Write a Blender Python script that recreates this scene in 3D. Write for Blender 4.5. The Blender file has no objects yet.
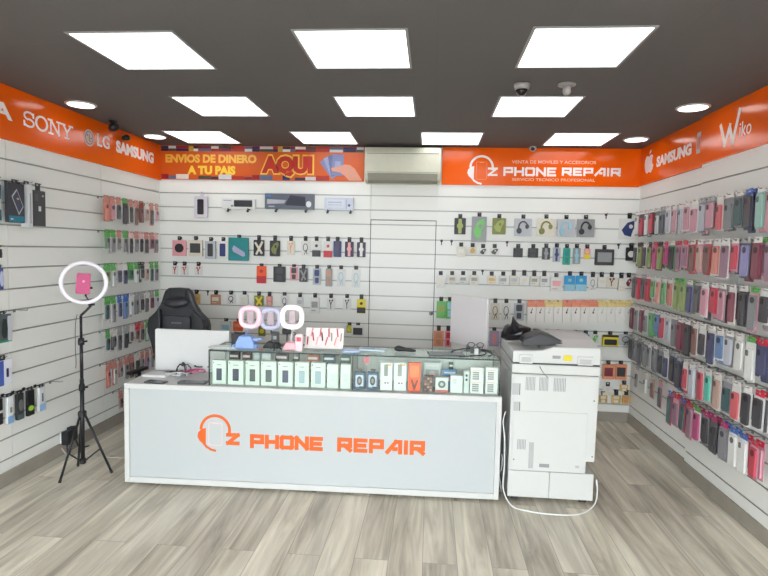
import bpy, bmesh, math, random
from mathutils import Vector, Matrix
random.seed(7)
PI = math.pi
sc = bpy.context.scene
COL = sc.collection

# ------------------------------------------------------------------ camera calibration (fitted to the photograph)
F, YAW, PIT, ROL, CZ = 554.546, 0.083546, 0.067898, 0.022823, 1.7157
D, L, R, H = 5.8236, 2.945, 2.0758, 2.7837          # back wall y, left wall -x, right wall x, ceiling
Z0, PITCH, ZB = 2.2835, 0.15, 2.415                  # first groove, groove spacing, lower edge of the fascia
YF = -1.3                                            # front wall behind the camera

def ray(u, v):
    u -= 384; v -= 288
    cr, sr = math.cos(ROL), math.sin(ROL)
    u, v = cr*u + sr*v, -sr*u + cr*v
    x, z, d2 = u/F, -v/F, 1.0
    cp, sp = math.cos(PIT), math.sin(PIT)
    d, Z = d2*cp + z*sp, z*cp - d2*sp
    cy, sy = math.cos(YAW), math.sin(YAW)
    return Vector((x*cy - d*sy, x*sy + d*cy, Z))
def proj(P):
    X, Y, Z = P[0], P[1], P[2]-CZ
    cy, sy = math.cos(YAW), math.sin(YAW)
    x, d = X*cy + Y*sy, -X*sy + Y*cy
    cp, sp = math.cos(PIT), math.sin(PIT)
    d2, z = d*cp - Z*sp, Z*cp + d*sp
    u, v = F*x/d2, -F*z/d2
    cr, sr = math.cos(ROL), math.sin(ROL)
    return 384 + cr*u - sr*v, 288 + sr*u + cr*v
def atY(u, v, Y):
    r = ray(u, v); t = Y/r.y; return Vector((r.x*t, Y, r.z*t + CZ))
def atZ(u, v, Z):
    r = ray(u, v); t = (Z-CZ)/r.z; return Vector((r.x*t, r.y*t, Z))
class Plane:
    """a vertical plane; local x runs along it, local -y is its outward normal"""
    def __init__(s, ox, oy, ang): s.o = Vector((ox, oy, 0)); s.a = ang; s.d = Vector((math.cos(ang), math.sin(ang), 0)); s.n = Vector((math.sin(ang), -math.cos(ang), 0))
    def hit(s, u, v, out=0.0):
        r = ray(u, v); o = s.o + s.n*out
        t = s.n.dot(o)/s.n.dot(r)
        p = r*t
        return (p - s.o).dot(s.d), p.z + CZ
    def world(s, lx, z, out=0.0):
        p = s.o + s.d*lx + s.n*out; return Vector((p.x, p.y, z))
BACK = Plane(0, D, 0); LEFT = Plane(-L, 0, PI/2); RIGHT = Plane(R, 0, -PI/2)

# ------------------------------------------------------------------ materials
def lin(c):
    return tuple(((x/255)/12.92 if x/255 <= .04045 else ((x/255+.055)/1.055)**2.4) for x in c)
_m = {}
def mat(col, rough=.5, metal=0., emit=0., var=.06, spec=.5, scale=30.):
    k = (tuple(col), rough, metal, emit, var, spec, scale)
    if k in _m: return _m[k]
    m = bpy.data.materials.new('surface_%03d' % len(_m)); m.use_nodes = True
    nt = m.node_tree; b = nt.nodes['Principled BSDF']
    c = lin(col)
    b.inputs['Roughness'].default_value = rough; b.inputs['Metallic'].default_value = metal
    b.inputs['Specular IOR Level'].default_value = spec
    if emit:
        b.inputs['Emission Color'].default_value = (*c, 1); b.inputs['Emission Strength'].default_value = emit
        b.inputs['Base Color'].default_value = (*c, 1)
    else:
        tc = nt.nodes.new('ShaderNodeTexCoord'); n = nt.nodes.new('ShaderNodeTexNoise'); n.inputs['Scale'].default_value = scale; n.inputs['Detail'].default_value = 3
        mx = nt.nodes.new('ShaderNodeMix'); mx.data_type = 'RGBA'
        mx.inputs['A'].default_value = (*[x*(1-var) for x in c], 1); mx.inputs['B'].default_value = (*[min(1, x*(1+var)) for x in c], 1)
        nt.links.new(tc.outputs['Object'], n.inputs['Vector']); nt.links.new(n.outputs['Fac'], mx.inputs['Factor']); nt.links.new(mx.outputs['Result'], b.inputs['Base Color'])
    _m[k] = m
    return m
def glass_mat(name, tint=(.97, .99, .98), gloss=.08):
    m = bpy.data.materials.new(name); m.use_nodes = True; nt = m.node_tree
    for n in list(nt.nodes): nt.nodes.remove(n)
    o = nt.nodes.new('ShaderNodeOutputMaterial'); t = nt.nodes.new('ShaderNodeBsdfTransparent'); g = nt.nodes.new('ShaderNodeBsdfGlossy'); mx = nt.nodes.new('ShaderNodeMixShader')
    fc = nt.nodes.new('ShaderNodeLayerWeight'); fc.inputs['Blend'].default_value = .5
    pw = nt.nodes.new('ShaderNodeMath'); pw.operation = 'POWER'; pw.inputs[1].default_value = 4; nt.links.new(fc.outputs['Facing'], pw.inputs[0])
    lw = nt.nodes.new('ShaderNodeMath'); lw.operation = 'MULTIPLY_ADD'; lw.inputs[1].default_value = .7; lw.inputs[2].default_value = .035; nt.links.new(pw.outputs[0], lw.inputs[0])
    t.inputs['Color'].default_value = (*tint, 1); g.inputs['Roughness'].default_value = gloss
    nt.links.new(lw.outputs[0], mx.inputs['Fac']); nt.links.new(t.outputs[0], mx.inputs[1]); nt.links.new(g.outputs[0], mx.inputs[2]); nt.links.new(mx.outputs[0], o.inputs[0])
    return m
GLASS = glass_mat('showcase_glass'); SHOPGLASS = glass_mat('added_window_glass', (.97, .98, .98), .02); FILM = glass_mat('clear_film', (.95, .955, .96), .15)
def floor_mat():
    m = bpy.data.materials.new('grey_laminate'); m.use_nodes = True; nt = m.node_tree; b = nt.nodes['Principled BSDF']; N = nt.nodes.new; K = nt.links.new
    tc = N('ShaderNodeTexCoord'); rot = N('ShaderNodeMapping'); rot.inputs['Rotation'].default_value = (0, 0, PI/2)
    K(tc.outputs['Object'], rot.inputs['Vector'])
    br = N('ShaderNodeTexBrick'); br.offset = .37; br.inputs['Scale'].default_value = 1; br.inputs['Brick Width'].default_value = 1.25; br.inputs['Row Height'].default_value = .19
    br.inputs['Mortar Size'].default_value = .0015; br.inputs['Color1'].default_value = (0, 0, 0, 1); br.inputs['Color2'].default_value = (1, 1, 1, 1); br.inputs['Mortar'].default_value = (.35, .35, .35, 1); br.inputs['Bias'].default_value = 0
    K(rot.outputs[0], br.inputs['Vector'])
    # grain: noise stretched along the planks, shifted per plank
    add = N('ShaderNodeVectorMath'); add.operation = 'MULTIPLY_ADD'; add.inputs[1].default_value = (7, 3, 5); K(br.outputs['Color'], add.inputs[0]); K(tc.outputs['Object'], add.inputs[2])
    mp = N('ShaderNodeMapping'); mp.inputs['Scale'].default_value = (13, 1.0, 1); K(add.outputs[0], mp.inputs['Vector'])
    n1 = N('ShaderNodeTexNoise'); n1.inputs['Scale'].default_value = 1; n1.inputs['Detail'].default_value = 7; n1.inputs['Roughness'].default_value = .62; n1.inputs['Distortion'].default_value = 1.1; K(mp.outputs[0], n1.inputs['Vector'])
    mp2 = N('ShaderNodeMapping'); mp2.inputs['Scale'].default_value = (4, .7, 1); K(add.outputs[0], mp2.inputs['Vector'])
    n2 = N('ShaderNodeTexNoise'); n2.inputs['Scale'].default_value = 1; n2.inputs['Detail'].default_value = 3; K(mp2.outputs[0], n2.inputs['Vector'])
    r1 = N('ShaderNodeValToRGB'); e = r1.color_ramp.elements
    e[0].position = .34; e[0].color = (*lin((146, 137, 122)), 1); e[1].position = .66; e[1].color = (*lin((246, 240, 225)), 1)
    q = r1.color_ramp.elements.new(.5); q.color = (*lin((208, 201, 185)), 1)
    mixf = N('ShaderNodeMath'); mixf.operation = 'MULTIPLY_ADD'; mixf.inputs[1].default_value = .5; K(n2.outputs['Fac'], mixf.inputs[0])
    hf = N('ShaderNodeMath'); hf.operation = 'MULTIPLY'; hf.inputs[1].default_value = .5; K(n1.outputs['Fac'], hf.inputs[0]); K(hf.outputs[0], mixf.inputs[2])
    K(mixf.outputs[0], r1.inputs['Fac'])
    mu = N('ShaderNodeMix'); mu.data_type = 'RGBA'; mu.blend_type = 'MULTIPLY'; mu.inputs['Factor'].default_value = 1; K(r1.outputs[0], mu.inputs['A'])
    r2 = N('ShaderNodeValToRGB'); r2.color_ramp.elements[0].color = (.84, .835, .83, 1); r2.color_ramp.elements[1].color = (1.05, 1.04, 1.02, 1); K(br.outputs['Color'], r2.inputs['Fac']); K(r2.outputs[0], mu.inputs['B'])
    mo = N('ShaderNodeMix'); mo.data_type = 'RGBA'; K(br.outputs['Fac'], mo.inputs['Factor']); K(mu.outputs['Result'], mo.inputs['A']); mo.inputs['B'].default_value = (*lin((150, 142, 132)), 1)
    K(mo.outputs['Result'], b.inputs['Base Color']); b.inputs['Roughness'].default_value = .42; b.inputs['Specular IOR Level'].default_value = .35
    return m
def ceiling_mat():
    m = bpy.data.materials.new('dark_ceiling_tile'); m.use_nodes = True; nt = m.node_tree; b = nt.nodes['Principled BSDF']; N = nt.nodes.new; K = nt.links.new
    tc = N('ShaderNodeTexCoord'); br = N('ShaderNodeTexBrick'); br.offset = 0; br.inputs['Scale'].default_value = 1; br.inputs['Brick Width'].default_value = .5835; br.inputs['Row Height'].default_value = .5835
    br.inputs['Mortar Size'].default_value = .003; c = lin((90, 86, 85)); br.inputs['Color1'].default_value = (*c, 1); br.inputs['Color2'].default_value = (*[x*.97 for x in c], 1); br.inputs['Mortar'].default_value = (*[x*.9 for x in c], 1)
    K(tc.outputs['Object'], br.inputs['Vector']); K(br.outputs['Color'], b.inputs['Base Color']); b.inputs['Roughness'].default_value = .7
    return m

# ------------------------------------------------------------------ mesh builder
class MB:
    def __init__(s): s.v = []; s.f = []; s.mi = []; s.mats = []; s.M = Matrix.Identity(4)
    def slot(s, m):
        if m not in s.mats: s.mats.append(m)
        return s.mats.index(m)
    def add(s, vs, fs, m):
        o = len(s.v); s.v += [tuple(s.M @ Vector(p)) for p in vs]; k = s.slot(m)
        for f in fs: s.f.append([o+i for i in f]); s.mi.append(k)
        return s
    def box(s, x0, x1, y0, y1, z0, z1, m):
        vs = [(x, y, z) for z in (z0, z1) for y in (y0, y1) for x in (x0, x1)]
        return s.add(vs, [(0, 2, 3, 1), (4, 5, 7, 6), (0, 1, 5, 4), (2, 6, 7, 3), (0, 4, 6, 2), (1, 3, 7, 5)], m)
    def prism(s, pts, y0, y1, m, axis='y'):
        """polygon (a, b) extruded; axis y: (x,z) polygon, x: (y,z) polygon, z: (x,y) polygon"""
        n = len(pts)
        def P(a, b, c): return {'y': (a, c, b), 'x': (c, a, b), 'z': (a, b, c)}[axis]
        vs = [P(a, b, y0) for a, b in pts] + [P(a, b, y1) for a, b in pts]
        fs = [tuple(range(n)), tuple(range(2*n-1, n-1, -1))] + [(i, n+i, n+(i+1) % n, (i+1) % n) for i in range(n)]
        return s.add(vs, fs, m)
    def tube(s, path, r, m, seg=8, cap=True):
        path = [Vector(p) for p in path]; rs = r if isinstance(r, (list, tuple)) else [r]*len(path)
        vs = []; up = None
        for i, p in enumerate(path):
            t = (path[min(i+1, len(path)-1)] - path[max(i-1, 0)]).normalized()
            if up is None: up = Vector((0, 0, 1)) if abs(t.z) < .9 else Vector((1, 0, 0))
            a = t.cross(up).normalized(); b = a.cross(t).normalized(); up = b
            for k in range(seg):
                th = 2*PI*k/seg; vs.append(p + (a*math.cos(th) + b*math.sin(th))*rs[i])
        fs = [(i*seg+k, i*seg+(k+1) % seg, (i+1)*seg+(k+1) % seg, (i+1)*seg+k) for i in range(len(path)-1) for k in range(seg)]
        if cap: fs += [tuple(range(seg-1, -1, -1)), tuple(range((len(path)-1)*seg, len(path)*seg))]
        return s.add([tuple(v) for v in vs], fs, m)
    def loop(s, path, r, m, seg=8):
        """closed tube"""
        path = [Vector(p) for p in path]; n = len(path); c = sum(path, Vector())/n; vs = []
        nrm = (path[0]-c).cross(path[n//4]-c).normalized()
        for i, p in enumerate(path):
            t = (path[(i+1) % n]-path[i-1]).normalized(); a = t.cross(nrm).normalized(); b = nrm
            for k in range(seg):
                th = 2*PI*k/seg; vs.append(tuple(p + (a*math.cos(th) + b*math.sin(th))*r))
        fs = [(i*seg+k, i*seg+(k+1) % seg, ((i+1) % n)*seg+(k+1) % seg, ((i+1) % n)*seg+k) for i in range(n) for k in range(seg)]
        return s.add(vs, fs, m)
    def lathe(s, prof, c, m, seg=20, axis='z'):
        """profile [(r, h)] about an axis through c"""
        vs = []
        for r, h in prof:
            for k in range(seg):
                th = 2*PI*k/seg; a, b = r*math.cos(th), r*math.sin(th)
                vs.append({'z': (c[0]+a, c[1]+b, c[2]+h), 'y': (c[0]+a, c[1]+h, c[2]+b), 'x': (c[0]+h, c[1]+a, c[2]+b)}[axis])
        n = len(prof)
        fs = [(i*seg+k, i*seg+(k+1) % seg, (i+1)*seg+(k+1) % seg, (i+1)*seg+k) for i in range(n-1) for k in range(seg)]
        fs += [tuple(range(seg-1, -1, -1)), tuple(range((n-1)*seg, n*seg))]
        return s.add(vs, fs, m)
    def mesh(s, name):
        me = bpy.data.meshes.new(name); me.from_pydata(s.v, [], s.f)
        for m in s.mats: me.materials.append(m)
        for p, k in zip(me.polygons, s.mi): p.material_index = k
        bm = bmesh.new(); bm.from_mesh(me); bmesh.ops.recalc_face_normals(bm, faces=bm.faces); bm.to_mesh(me); bm.free()
        return me
    def build(s, name, parent=None, smooth=False, bevel=0, loc=None, label=None):
        o = bpy.data.objects.new(name, s.mesh(name)); COL.objects.link(o)
        if parent: o.parent = parent
        if loc: o.location = loc
        if smooth:
            for p in o.data.polygons: p.use_smooth = True
        if bevel:
            b = o.modifiers.new('bevel', 'BEVEL'); b.width = bevel; b.segments = 3; b.limit_method = 'ANGLE'; b.angle_limit = .6
        if label: o['label'] = label
        return o
def rrect(x0, x1, z0, z1, r, n=5):
    P = []
    for cx, cz, a0 in ((x1-r, z1-r, 0), (x0+r, z1-r, 90), (x0+r, z0+r, 180), (x1-r, z0+r, 270)):
        for k in range(n):
            t = math.radians(a0 + 90*k/(n-1)); P.append((cx+r*math.cos(t), cz+r*math.sin(t)))
    return P
def ell(cx, cz, rx, rz, n=20, a0=0, a1=360):
    return [(cx+rx*math.cos(math.radians(a0+(a1-a0)*k/n)), cz+rz*math.sin(math.radians(a0+(a1-a0)*k/n))) for k in range(n if a1-a0 >= 360 else n+1)]
def tag(o, label, cat, group=None):
    o['label'] = label; o['category'] = cat
    if group: o['group'] = group
    return o
def thing(name, label, cat, loc=(0, 0, 0), rotz=0, group=None):
    o = bpy.data.objects.new(name, None); COL.objects.link(o); o.location = loc; o.rotation_euler = (0, 0, rotz)
    return tag(o, label, cat, group)
def struct(o): o['kind'] = 'structure'; return o
def strokes(mb, segs, t, y0, y1, m):
    """thick straight strokes in the x-z plane"""
    for (ax, az), (bx, bz) in segs:
        y0 -= 2e-5
        d = Vector((bx-ax, bz-az)); l = d.length or 1; d /= l; n = Vector((-d.y, d.x))*t/2; e = d*t/2
        a = Vector((ax, az))-e; b = Vector((bx, bz))+e
        mb.prism([tuple(a-n), tuple(b-n), tuple(b+n), tuple(a+n)], y0, y1, m)
def poly(pts): return list(zip(pts[:-1], pts[1:]))
def text_part(s, x0, x1, z0, z1, y, m, name, parent, bold=.02, extrude=.002):
    cu = bpy.data.curves.new('t', 'FONT'); cu.body = s; cu.size = 1; cu.offset = bold; cu.resolution_u = 3
    ob = bpy.data.objects.new('t', cu); COL.objects.link(ob)
    dg = bpy.context.evaluated_depsgraph_get(); me = bpy.data.meshes.new_from_object(ob.evaluated_get(dg))
    bpy.data.objects.remove(ob); bpy.data.curves.remove(cu)
    xs = [v.co.x for v in me.vertices]; ys = [v.co.y for v in me.vertices]
    a, b, c, d = min(xs), max(xs), min(ys), max(ys)
    vs = [(x0+(v.co.x-a)/(b-a)*(x1-x0), y, z0+(v.co.y-c)/(d-c)*(z1-z0)) for v in me.vertices]; fs = [tuple(p.vertices) for p in me.polygons]
    bpy.data.meshes.remove(me)
    mb = MB(); n = len(vs)
    # give the flat letters a little thickness
    from collections import Counter
    ed = Counter(); dirs = {}
    for f in fs:
        for i in range(len(f)):
            e = (f[i], f[(i+1) % len(f)]); k = tuple(sorted(e)); ed[k] += 1; dirs[k] = e
    back = [(v[0], v[1]+extrude, v[2]) for v in vs]
    side = [(dirs[k][0], dirs[k][1], n+dirs[k][1], n+dirs[k][0]) for k, c_ in ed.items() if c_ == 1]
    mb.add(vs+back, fs + [tuple(n+i for i in reversed(f)) for f in fs] + side, m)
    return mb.build(name, parent)

# common materials
WALLM = mat((238, 239, 235), .45, var=.01, scale=3); GROOVE = mat((178, 179, 177), .5, .3, var=.02); ORANGE = mat((240, 96, 4), .16, var=.03, scale=2)
WHITE = mat((235, 236, 236), .4, var=.01); WHITEP = mat((238, 239, 238), .35, var=.01); BLACK = mat((24, 25, 29), .45); DARK = mat((45, 48, 54), .5); METAL = mat((150, 152, 155), .3, .8)
BASEB = mat((150, 143, 133), .5, var=.15, scale=9); LETTER = mat((246, 238, 236), .4); GREY = mat((150, 152, 156), .5)

# ------------------------------------------------------------------ the room
struct(MB().box(-L-.1, R+.1, YF-.1, D+.1, -.1, 0, floor_mat()).build('floor'))
struct(MB().box(-L-.1, R+.1, YF-.1, D+.1, H, H+.1, ceiling_mat()).build('ceiling'))
def slat_profile(z_lo, z_hi, depth=.013, out=0.):
    """(out, z) outline of grooved board; grooves every PITCH"""
    p = [(-out, z_lo)]; ks = [k for k in range(40) if z_lo+.01 < Z0-k*PITCH < z_hi-.01]
    for k in reversed(ks):
        z = Z0-k*PITCH
        p += [(-out, z-.0055), (-out+depth*.45, z-.0055), (-out+depth*.45, z-.009), (-out+depth, z-.009), (-out+depth, z+.009), (-out+depth*.45, z+.009), (-out+depth*.45, z+.0055), (-out, z+.0055)]
    p += [(-out, z_hi), (.05, z_hi), (.05, z_lo)]
    return p
def slat(name, plane, x0, x1, out=0., z0=.1, z1=H):
    mb = MB(); pr = slat_profile(z0, z1, out=out)
    mb.M = Matrix.Translation(plane.o) @ Matrix.Rotation(plane.a, 4, 'Z')
    n = len(pr); vs = [(x0, y, z) for y, z in pr] + [(x1, y, z) for y, z in pr]
    gi = mb.slot(WALLM); g2 = mb.slot(GROOVE)
    for i in range(n):
        j = (i+1) % n; deep = (pr[i][0] > -out+.001 and pr[i][0] < .04) or (pr[j][0] > -out+.001 and pr[j][0] < .04)
        mb.add([vs[i], vs[n+i], vs[n+j], vs[j]], [(0, 1, 2, 3)], GROOVE if deep else WALLM)
    for x in (0, n): mb.add([vs[x+i] for i in range(n)], [tuple(range(n))], WALLM)
    return mb
def wall(name, plane, panels, zlo=0):
    mb = MB(); 
    for (a, b, out, z0, z1) in panels:
        q = slat(name, plane, a, b, out, z0, z1); o = len(mb.v); mb.v += q.v
        for f, k in zip(q.f, q.mi): mb.f.append([o+i for i in f]); mb.mi.append(mb.slot(q.mats[k]))
    return mb
G = .0015
DX0, DX1, DZ = -.645, .043, 2.037
BP = [(-L, DX0-G, 0, 0, H), (DX0-G+.003, DX1+G-.003, 0, DZ, H), (DX1+G, R, 0, 0, H)]
wb = wall('wall_back', BACK, BP); wb.M = Matrix.Identity(4); wb.box(-L-.1, R+.1, D+.045, D+.1, 0, H, WALLM); struct(wb.build('wall_back'))
wl = wall('wall_left', LEFT, [(YF, 3.640, 0, 0, H), (3.644, 4.750, 0, 0, H), (4.754, D, 0, 0, H)]); wl.M = Matrix.Identity(4); wl.box(-L-.1, -L-.045, YF, D+.1, 0, H, WALLM); struct(wl.build('wall_left'))
STEP = .022
wr = wall('wall_right', RIGHT, [(-D, -4.512, 0, 0, H), (-4.508, -YF, STEP, 0, H)]); wr.M = Matrix.Identity(4); wr.box(R+.045, R+.1, YF, D+.1, 0, H, WALLM); struct(wr.build('wall_right'))
WX0, WX1, WZ0, WZ1 = -2.75, 1.9, .06, 2.45
FW = mat((214, 216, 216), .6)
struct(MB().box(-L-.1, WX0, YF-.1, YF, 0, H, FW).box(WX1, R+.1, YF-.1, YF, 0, H, FW).box(WX0, WX1, YF-.1, YF, 0, WZ0, FW).box(WX0, WX1, YF-.1, YF, WZ1, H, FW).build('wall_front'))
# assumed glazed shop front, added unseen behind the camera to let daylight in
sf = MB(); FR = mat((120, 124, 128), .35, .6)
for i in range(5): x = WX0+(WX1-WX0-.05)*i/4; sf.box(x, x+.05, YF-.08, YF-.03, WZ0, WZ1, FR)
sf.box(WX0, WX1, YF-.08, YF-.03, WZ0, WZ0+.05, FR).box(WX0, WX1, YF-.08, YF-.03, WZ1-.05, WZ1, FR)
sfo = struct(sf.build('added_window_1'))
for i in range(4):
    a = WX0+(WX1-WX0-.05)*i/4+.051; b = WX0+(WX1-WX0-.05)*(i+1)/4-.001; MB().box(a, b, YF-.058, YF-.052, WZ0+.051, WZ1-.051, SHOPGLASS).build('added_window_pane', sfo)
struct(MB().box(-9, 8, YF-12, YF-.101, -.12, -.02, mat((150, 148, 144), .8)).build('floor_outside'))
# flush door cut into the grooved back wall
dm = MB(); q = slat('door', BACK, DX0+.006, DX1-.006, -.003, .105, DZ-.009); dm.v, dm.f, dm.mi, dm.mats = q.v, q.f, q.mi, q.mats
for i, v in enumerate(dm.v): dm.v[i] = (v[0], v[1], v[2])
door = struct(dm.build('door_1'))
MB().box(DX0-.001, DX0+.0055, D+.004, D+.04, .1, DZ-.001, DARK).box(DX1-.0055, DX1+.001, D+.004, D+.04, .1, DZ-.001, DARK).box(DX0+.006, DX1-.006, D+.004, D+.04, DZ-.0085, DZ-.001, DARK).build('shadow_gap', door)  # dark strips stand in for the shade in the joint round the door
hx, hz = BACK.hit(431, 313); hb = MB(); hb.lathe([(.016, -.0005), (.016, -.008), (.009, -.010), (.009, -.022), (.019, -.026), (.021, -.036), (.015, -.044), (.004, -.046)], (hx, D, hz), METAL, 14, 'y').build('door_knob', door, True)
struct(MB().box(-L, DX0-.003, D-.014, D, 0, .1, BASEB).box(DX1+.003, R, D-.014, D, 0, .1, BASEB).box(DX0-.001, DX1+.001, D-.010, D+.003, 0, .1, BASEB).build('baseboard_back'))
struct(MB().box(-L, -L+.014, YF, D-.014, 0, .1, BASEB).build('baseboard_left'))
struct(MB().box(R-.014, R, 4.51, D-.014, 0, .1, BASEB).box(R-STEP-.014, R, YF, 4.51, 0, .1, BASEB).build('baseboard_right'))

# ------------------------------------------------------------------ ceiling lights
PANEL = mat((250, 252, 255), .5, emit=5.2)
def light_panel(cx, cy, label, w=.545, d=.555):
    t = thing('ceiling_light_panel', label, 'ceiling light', (cx, cy, H), 0, 'square ceiling light panels')
    k = 'panelmesh'
    f = MB(); x, y, e = w/2, d/2, .014
    for b in ((-x-e, x+e, -y-e, -y), (-x-e, x+e, y, y+e), (-x-e, -x, -y, y), (x, x+e, -y, y)): f.box(*b, -.006, -.0005, mat((150, 148, 147), .5))
    f.build('frame', t); MB().box(-x, x, -y, y, -.004, -.0005, PANEL).build('diffuser', t)
rows = [(3.03, (-1.60, -.43, .735), 'nearest row'), (4.20, (-1.62, -.435, .72), 'middle row')]
for cy, xs, rn in rows:
    for x, nm in zip(xs, ('left', 'centre', 'right')):
        light_panel(x, cy, 'bright square ceiling panel, %s of the three in the %s' % ({'left': 'leftmost', 'centre': 'middle', 'right': 'rightmost'}[nm], rn))
for x, nm in zip((-2.26, -1.045, .155, 1.335), ('leftmost', 'second from left', 'third from left', 'rightmost')):
    light_panel(x, 5.36, 'small looking bright ceiling panel by the back wall, %s of four' % nm)
for (u, v, lb) in ((81, 104, 'round recessed downlight above the left fascia, the nearer one'), (155, 136, 'round recessed downlight above the left fascia near back corner'), (693, 107, 'round recessed downlight above the right fascia, the nearer one'), (636, 139, 'round recessed downlight in the back right corner of ceiling')):
    p = atZ(u, v, H); t = thing('recessed_downlight', lb, 'downlight', p, 0, 'round recessed downlights')
    MB().lathe([(.112, -.0005), (.112, -.006), (.098, -.009), (.098, -.0005)], (0, 0, 0), mat((190, 188, 186), .4), 28).build('trim_ring', t, False)
    MB().lathe([(.096, -.0095), (.094, -.0115)], (0, 0, 0), mat((255, 250, 244), .5, emit=6.), 28).build('diffuser', t)

# ceiling cameras and sensor
def dome_cam(u, v, label, base, eye, r=.045, Z=H):
    p = atZ(u, v, Z); t = thing('security_camera', label, 'security camera', (p.x, p.y, H))
    MB().lathe([(r, -.0005), (r, -.012), (r*.9, -.03), (r*.78, -.036)], (0, 0, 0), base, 20).build('housing', t, True)
    MB().lathe([(r*.74, -.0365)]+[(r*.74*math.cos(a), -.0365-r*.74*math.sin(a)) for a in (.3, .6, .9, 1.2, 1.5)], (0, 0, 0), eye, 20).build('lens_dome', t, True)
dome_cam(522, 84, 'white ceiling camera with black eye in front of middle right panel', mat((150, 145, 145), .5), mat((16, 16, 18), .2), .05)
p = atZ(567, 84, H); t = thing('smoke_detector', 'pale grey ceiling smoke detector beside the white camera', 'smoke detector', p)
MB().lathe([(.055, -.0005), (.055, -.01), (.03, -.018)], (0, 0, 0), mat((140, 134, 134), .5), 20).build('base', t, True); MB().lathe([(.024, -.0185), (.026, -.05), (.018, -.066)], (0, 0, 0), mat((175, 170, 168), .5), 16).build('sensor_head', t, True)
p = atZ(113, 121, H); t = thing('security_camera', 'black bullet camera on ceiling over the left fascia', 'security camera', (p.x, p.y, H))
MB().lathe([(.035, -.0005), (.035, -.012), (.012, -.02), (.012, -.04)], (0, 0, 0), BLACK, 16).build('mount', t, True); b_ = MB(); b_.tube([(-.05, .06, -.05), (.0, 0, -.055), (.05, -.055, -.06)], [.03, .036, .034], BLACK, 14); b_.build('camera_body', t, True)
p = LEFT.hit(121, 131); t = thing('security_camera', 'small black camera fixed on left fascia beside the corner downlight', 'security camera', (-L+.021, p[0], 2.715))
MB().lathe([(.022, 0), (.022, .012), (.01, .016), (.01, .035)], (0, 0, 0), BLACK, 14, 'x').build('mount', t, True); b_ = MB(); b_.tube([(.036, .02, .005), (.05, -.02, 0), (.058, -.05, -.006)], [.024, .028, .026], BLACK, 12); b_.build('camera_body', t, True)
x, z = BACK.hit(531, 150); t = thing('security_camera', 'small white camera with black lens on the back orange fascia', 'security camera', (x, D-.021, z+.02))
MB().lathe([(.03, 0), (.03, -.01), (.012, -.016), (.012, -.04)], (0, 0, 0), mat((170, 165, 160), .5), 14, 'y').build('mount', t, True)
b_ = MB(); b_.tube([(.012, -.041, .0), (.006, -.07, -.012), (-.004, -.105, -.03)], [.030, .034, .030], mat((176, 170, 164), .5), 14); b_.tube([(-.0042, -.1056, -.0305), (-.006, -.112, -.034)], [.019, .017], BLACK, 14); b_.build('camera_body', t, True)

# ------------------------------------------------------------------ fascia signs
def signboard(name, label, plane, x0, x1, m, z0=ZB, out=0.):
    t = thing(name, label, 'sign', plane.world(0, 0), plane.a)
    MB().box(x0, x1, -.02-out, -.0008-out, z0, H-.001, m).build('sign_panel', t); return t
PF = -.0215  # letters sit proud of the panel
sl = signboard('fascia_sign', 'long glossy orange fascia over left wall with phone brand names', LEFT, YF+.01, D-.001, ORANGE)
def txt(plane, t, s, u0, vt0, vb0, u1, vt1, vb1, m=LETTER, bold=.02, name='lettering', y=PF):
    a, zt = plane.hit(u0, vt0, .02); _, zb = plane.hit(u0, vb0, .02); b, zt1 = plane.hit(u1, vt1, .02); _, zb1 = plane.hit(u1, vb1, .02)
    zt = (zt+zt1)/2; zb = (zb+zb1)/2
    return text_part(s, a, b, zb, zt, y, m, name, t, bold)
txt(LEFT, sl, 'A', -8, 100, 116, 12, 104, 120, bold=.03)
def glyphs(defs, word, x0, x1, z0, z1, t, m, name, parent, gap=.22, y0=PF-.0, y1=PF+.0015, ws=None):
    """draw a word with stroke glyphs, squeezed into a box"""
    tot = sum(defs[c][0] for c in word) + gap*(len(word)-1); k = (x1-x0-t)/tot; x = x0+t/2; mb = MB(); h = z1-z0-t
    for c in word:
        w, ss = defs[c]
        strokes(mb, [((x+a*k, z0+t/2+b*h), (x+c2*k, z0+t/2+d*h)) for (a, b), (c2, d) in ss], t, y0, y1, m); x += (w+gap)*k
    return mb.build(name, parent)
TECH = {'P': (1, poly([(0, 0), (0, 1), (1, 1), (1, .42), (.1, .42)])), 'H': (1, [((0, 0), (0, 1)), ((1, 0), (1, 1)), ((0, .5), (1, .5))]), 'O': (1, poly([(0, .1), (.1, 0), (.9, 0), (1, .1), (1, .9), (.9, 1), (.1, 1), (0, .9), (0, .1)])),
        'N': (1, poly([(0, 0), (0, 1), (1, 0), (1, 1)])), 'E': (.9, [((0, 0), (0, 1)), ((0, 1), (.9, 1)), ((0, .5), (.8, .5)), ((0, 0), (.9, 0))]), 'R': (1, poly([(0, 0), (0, 1), (1, 1), (1, .42), (.1, .42)])+[((.5, .42), (1, 0))]),
        'A': (1.15, poly([(0, 0), (.75, 1), (1.15, 1), (1.15, 0)])+[((.62, .3), (.75, .3))]), 'I': (.05, [((.02, 0), (.02, 1))]), 'Z': (1, poly([(0, 1), (1, 1), (0, 0), (1, 0)])), ' ': (.55, [])}
def arc(cx, cz, rx, rz, a0, a1, n=10): return poly([(cx+rx*math.cos(math.radians(a0+(a1-a0)*i/n)), cz+rz*math.sin(math.radians(a0+(a1-a0)*i/n))) for i in range(n+1)])
def serif(x, z, w=.3): return [((x-w/2, z), (x+w/2, z))]
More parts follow.
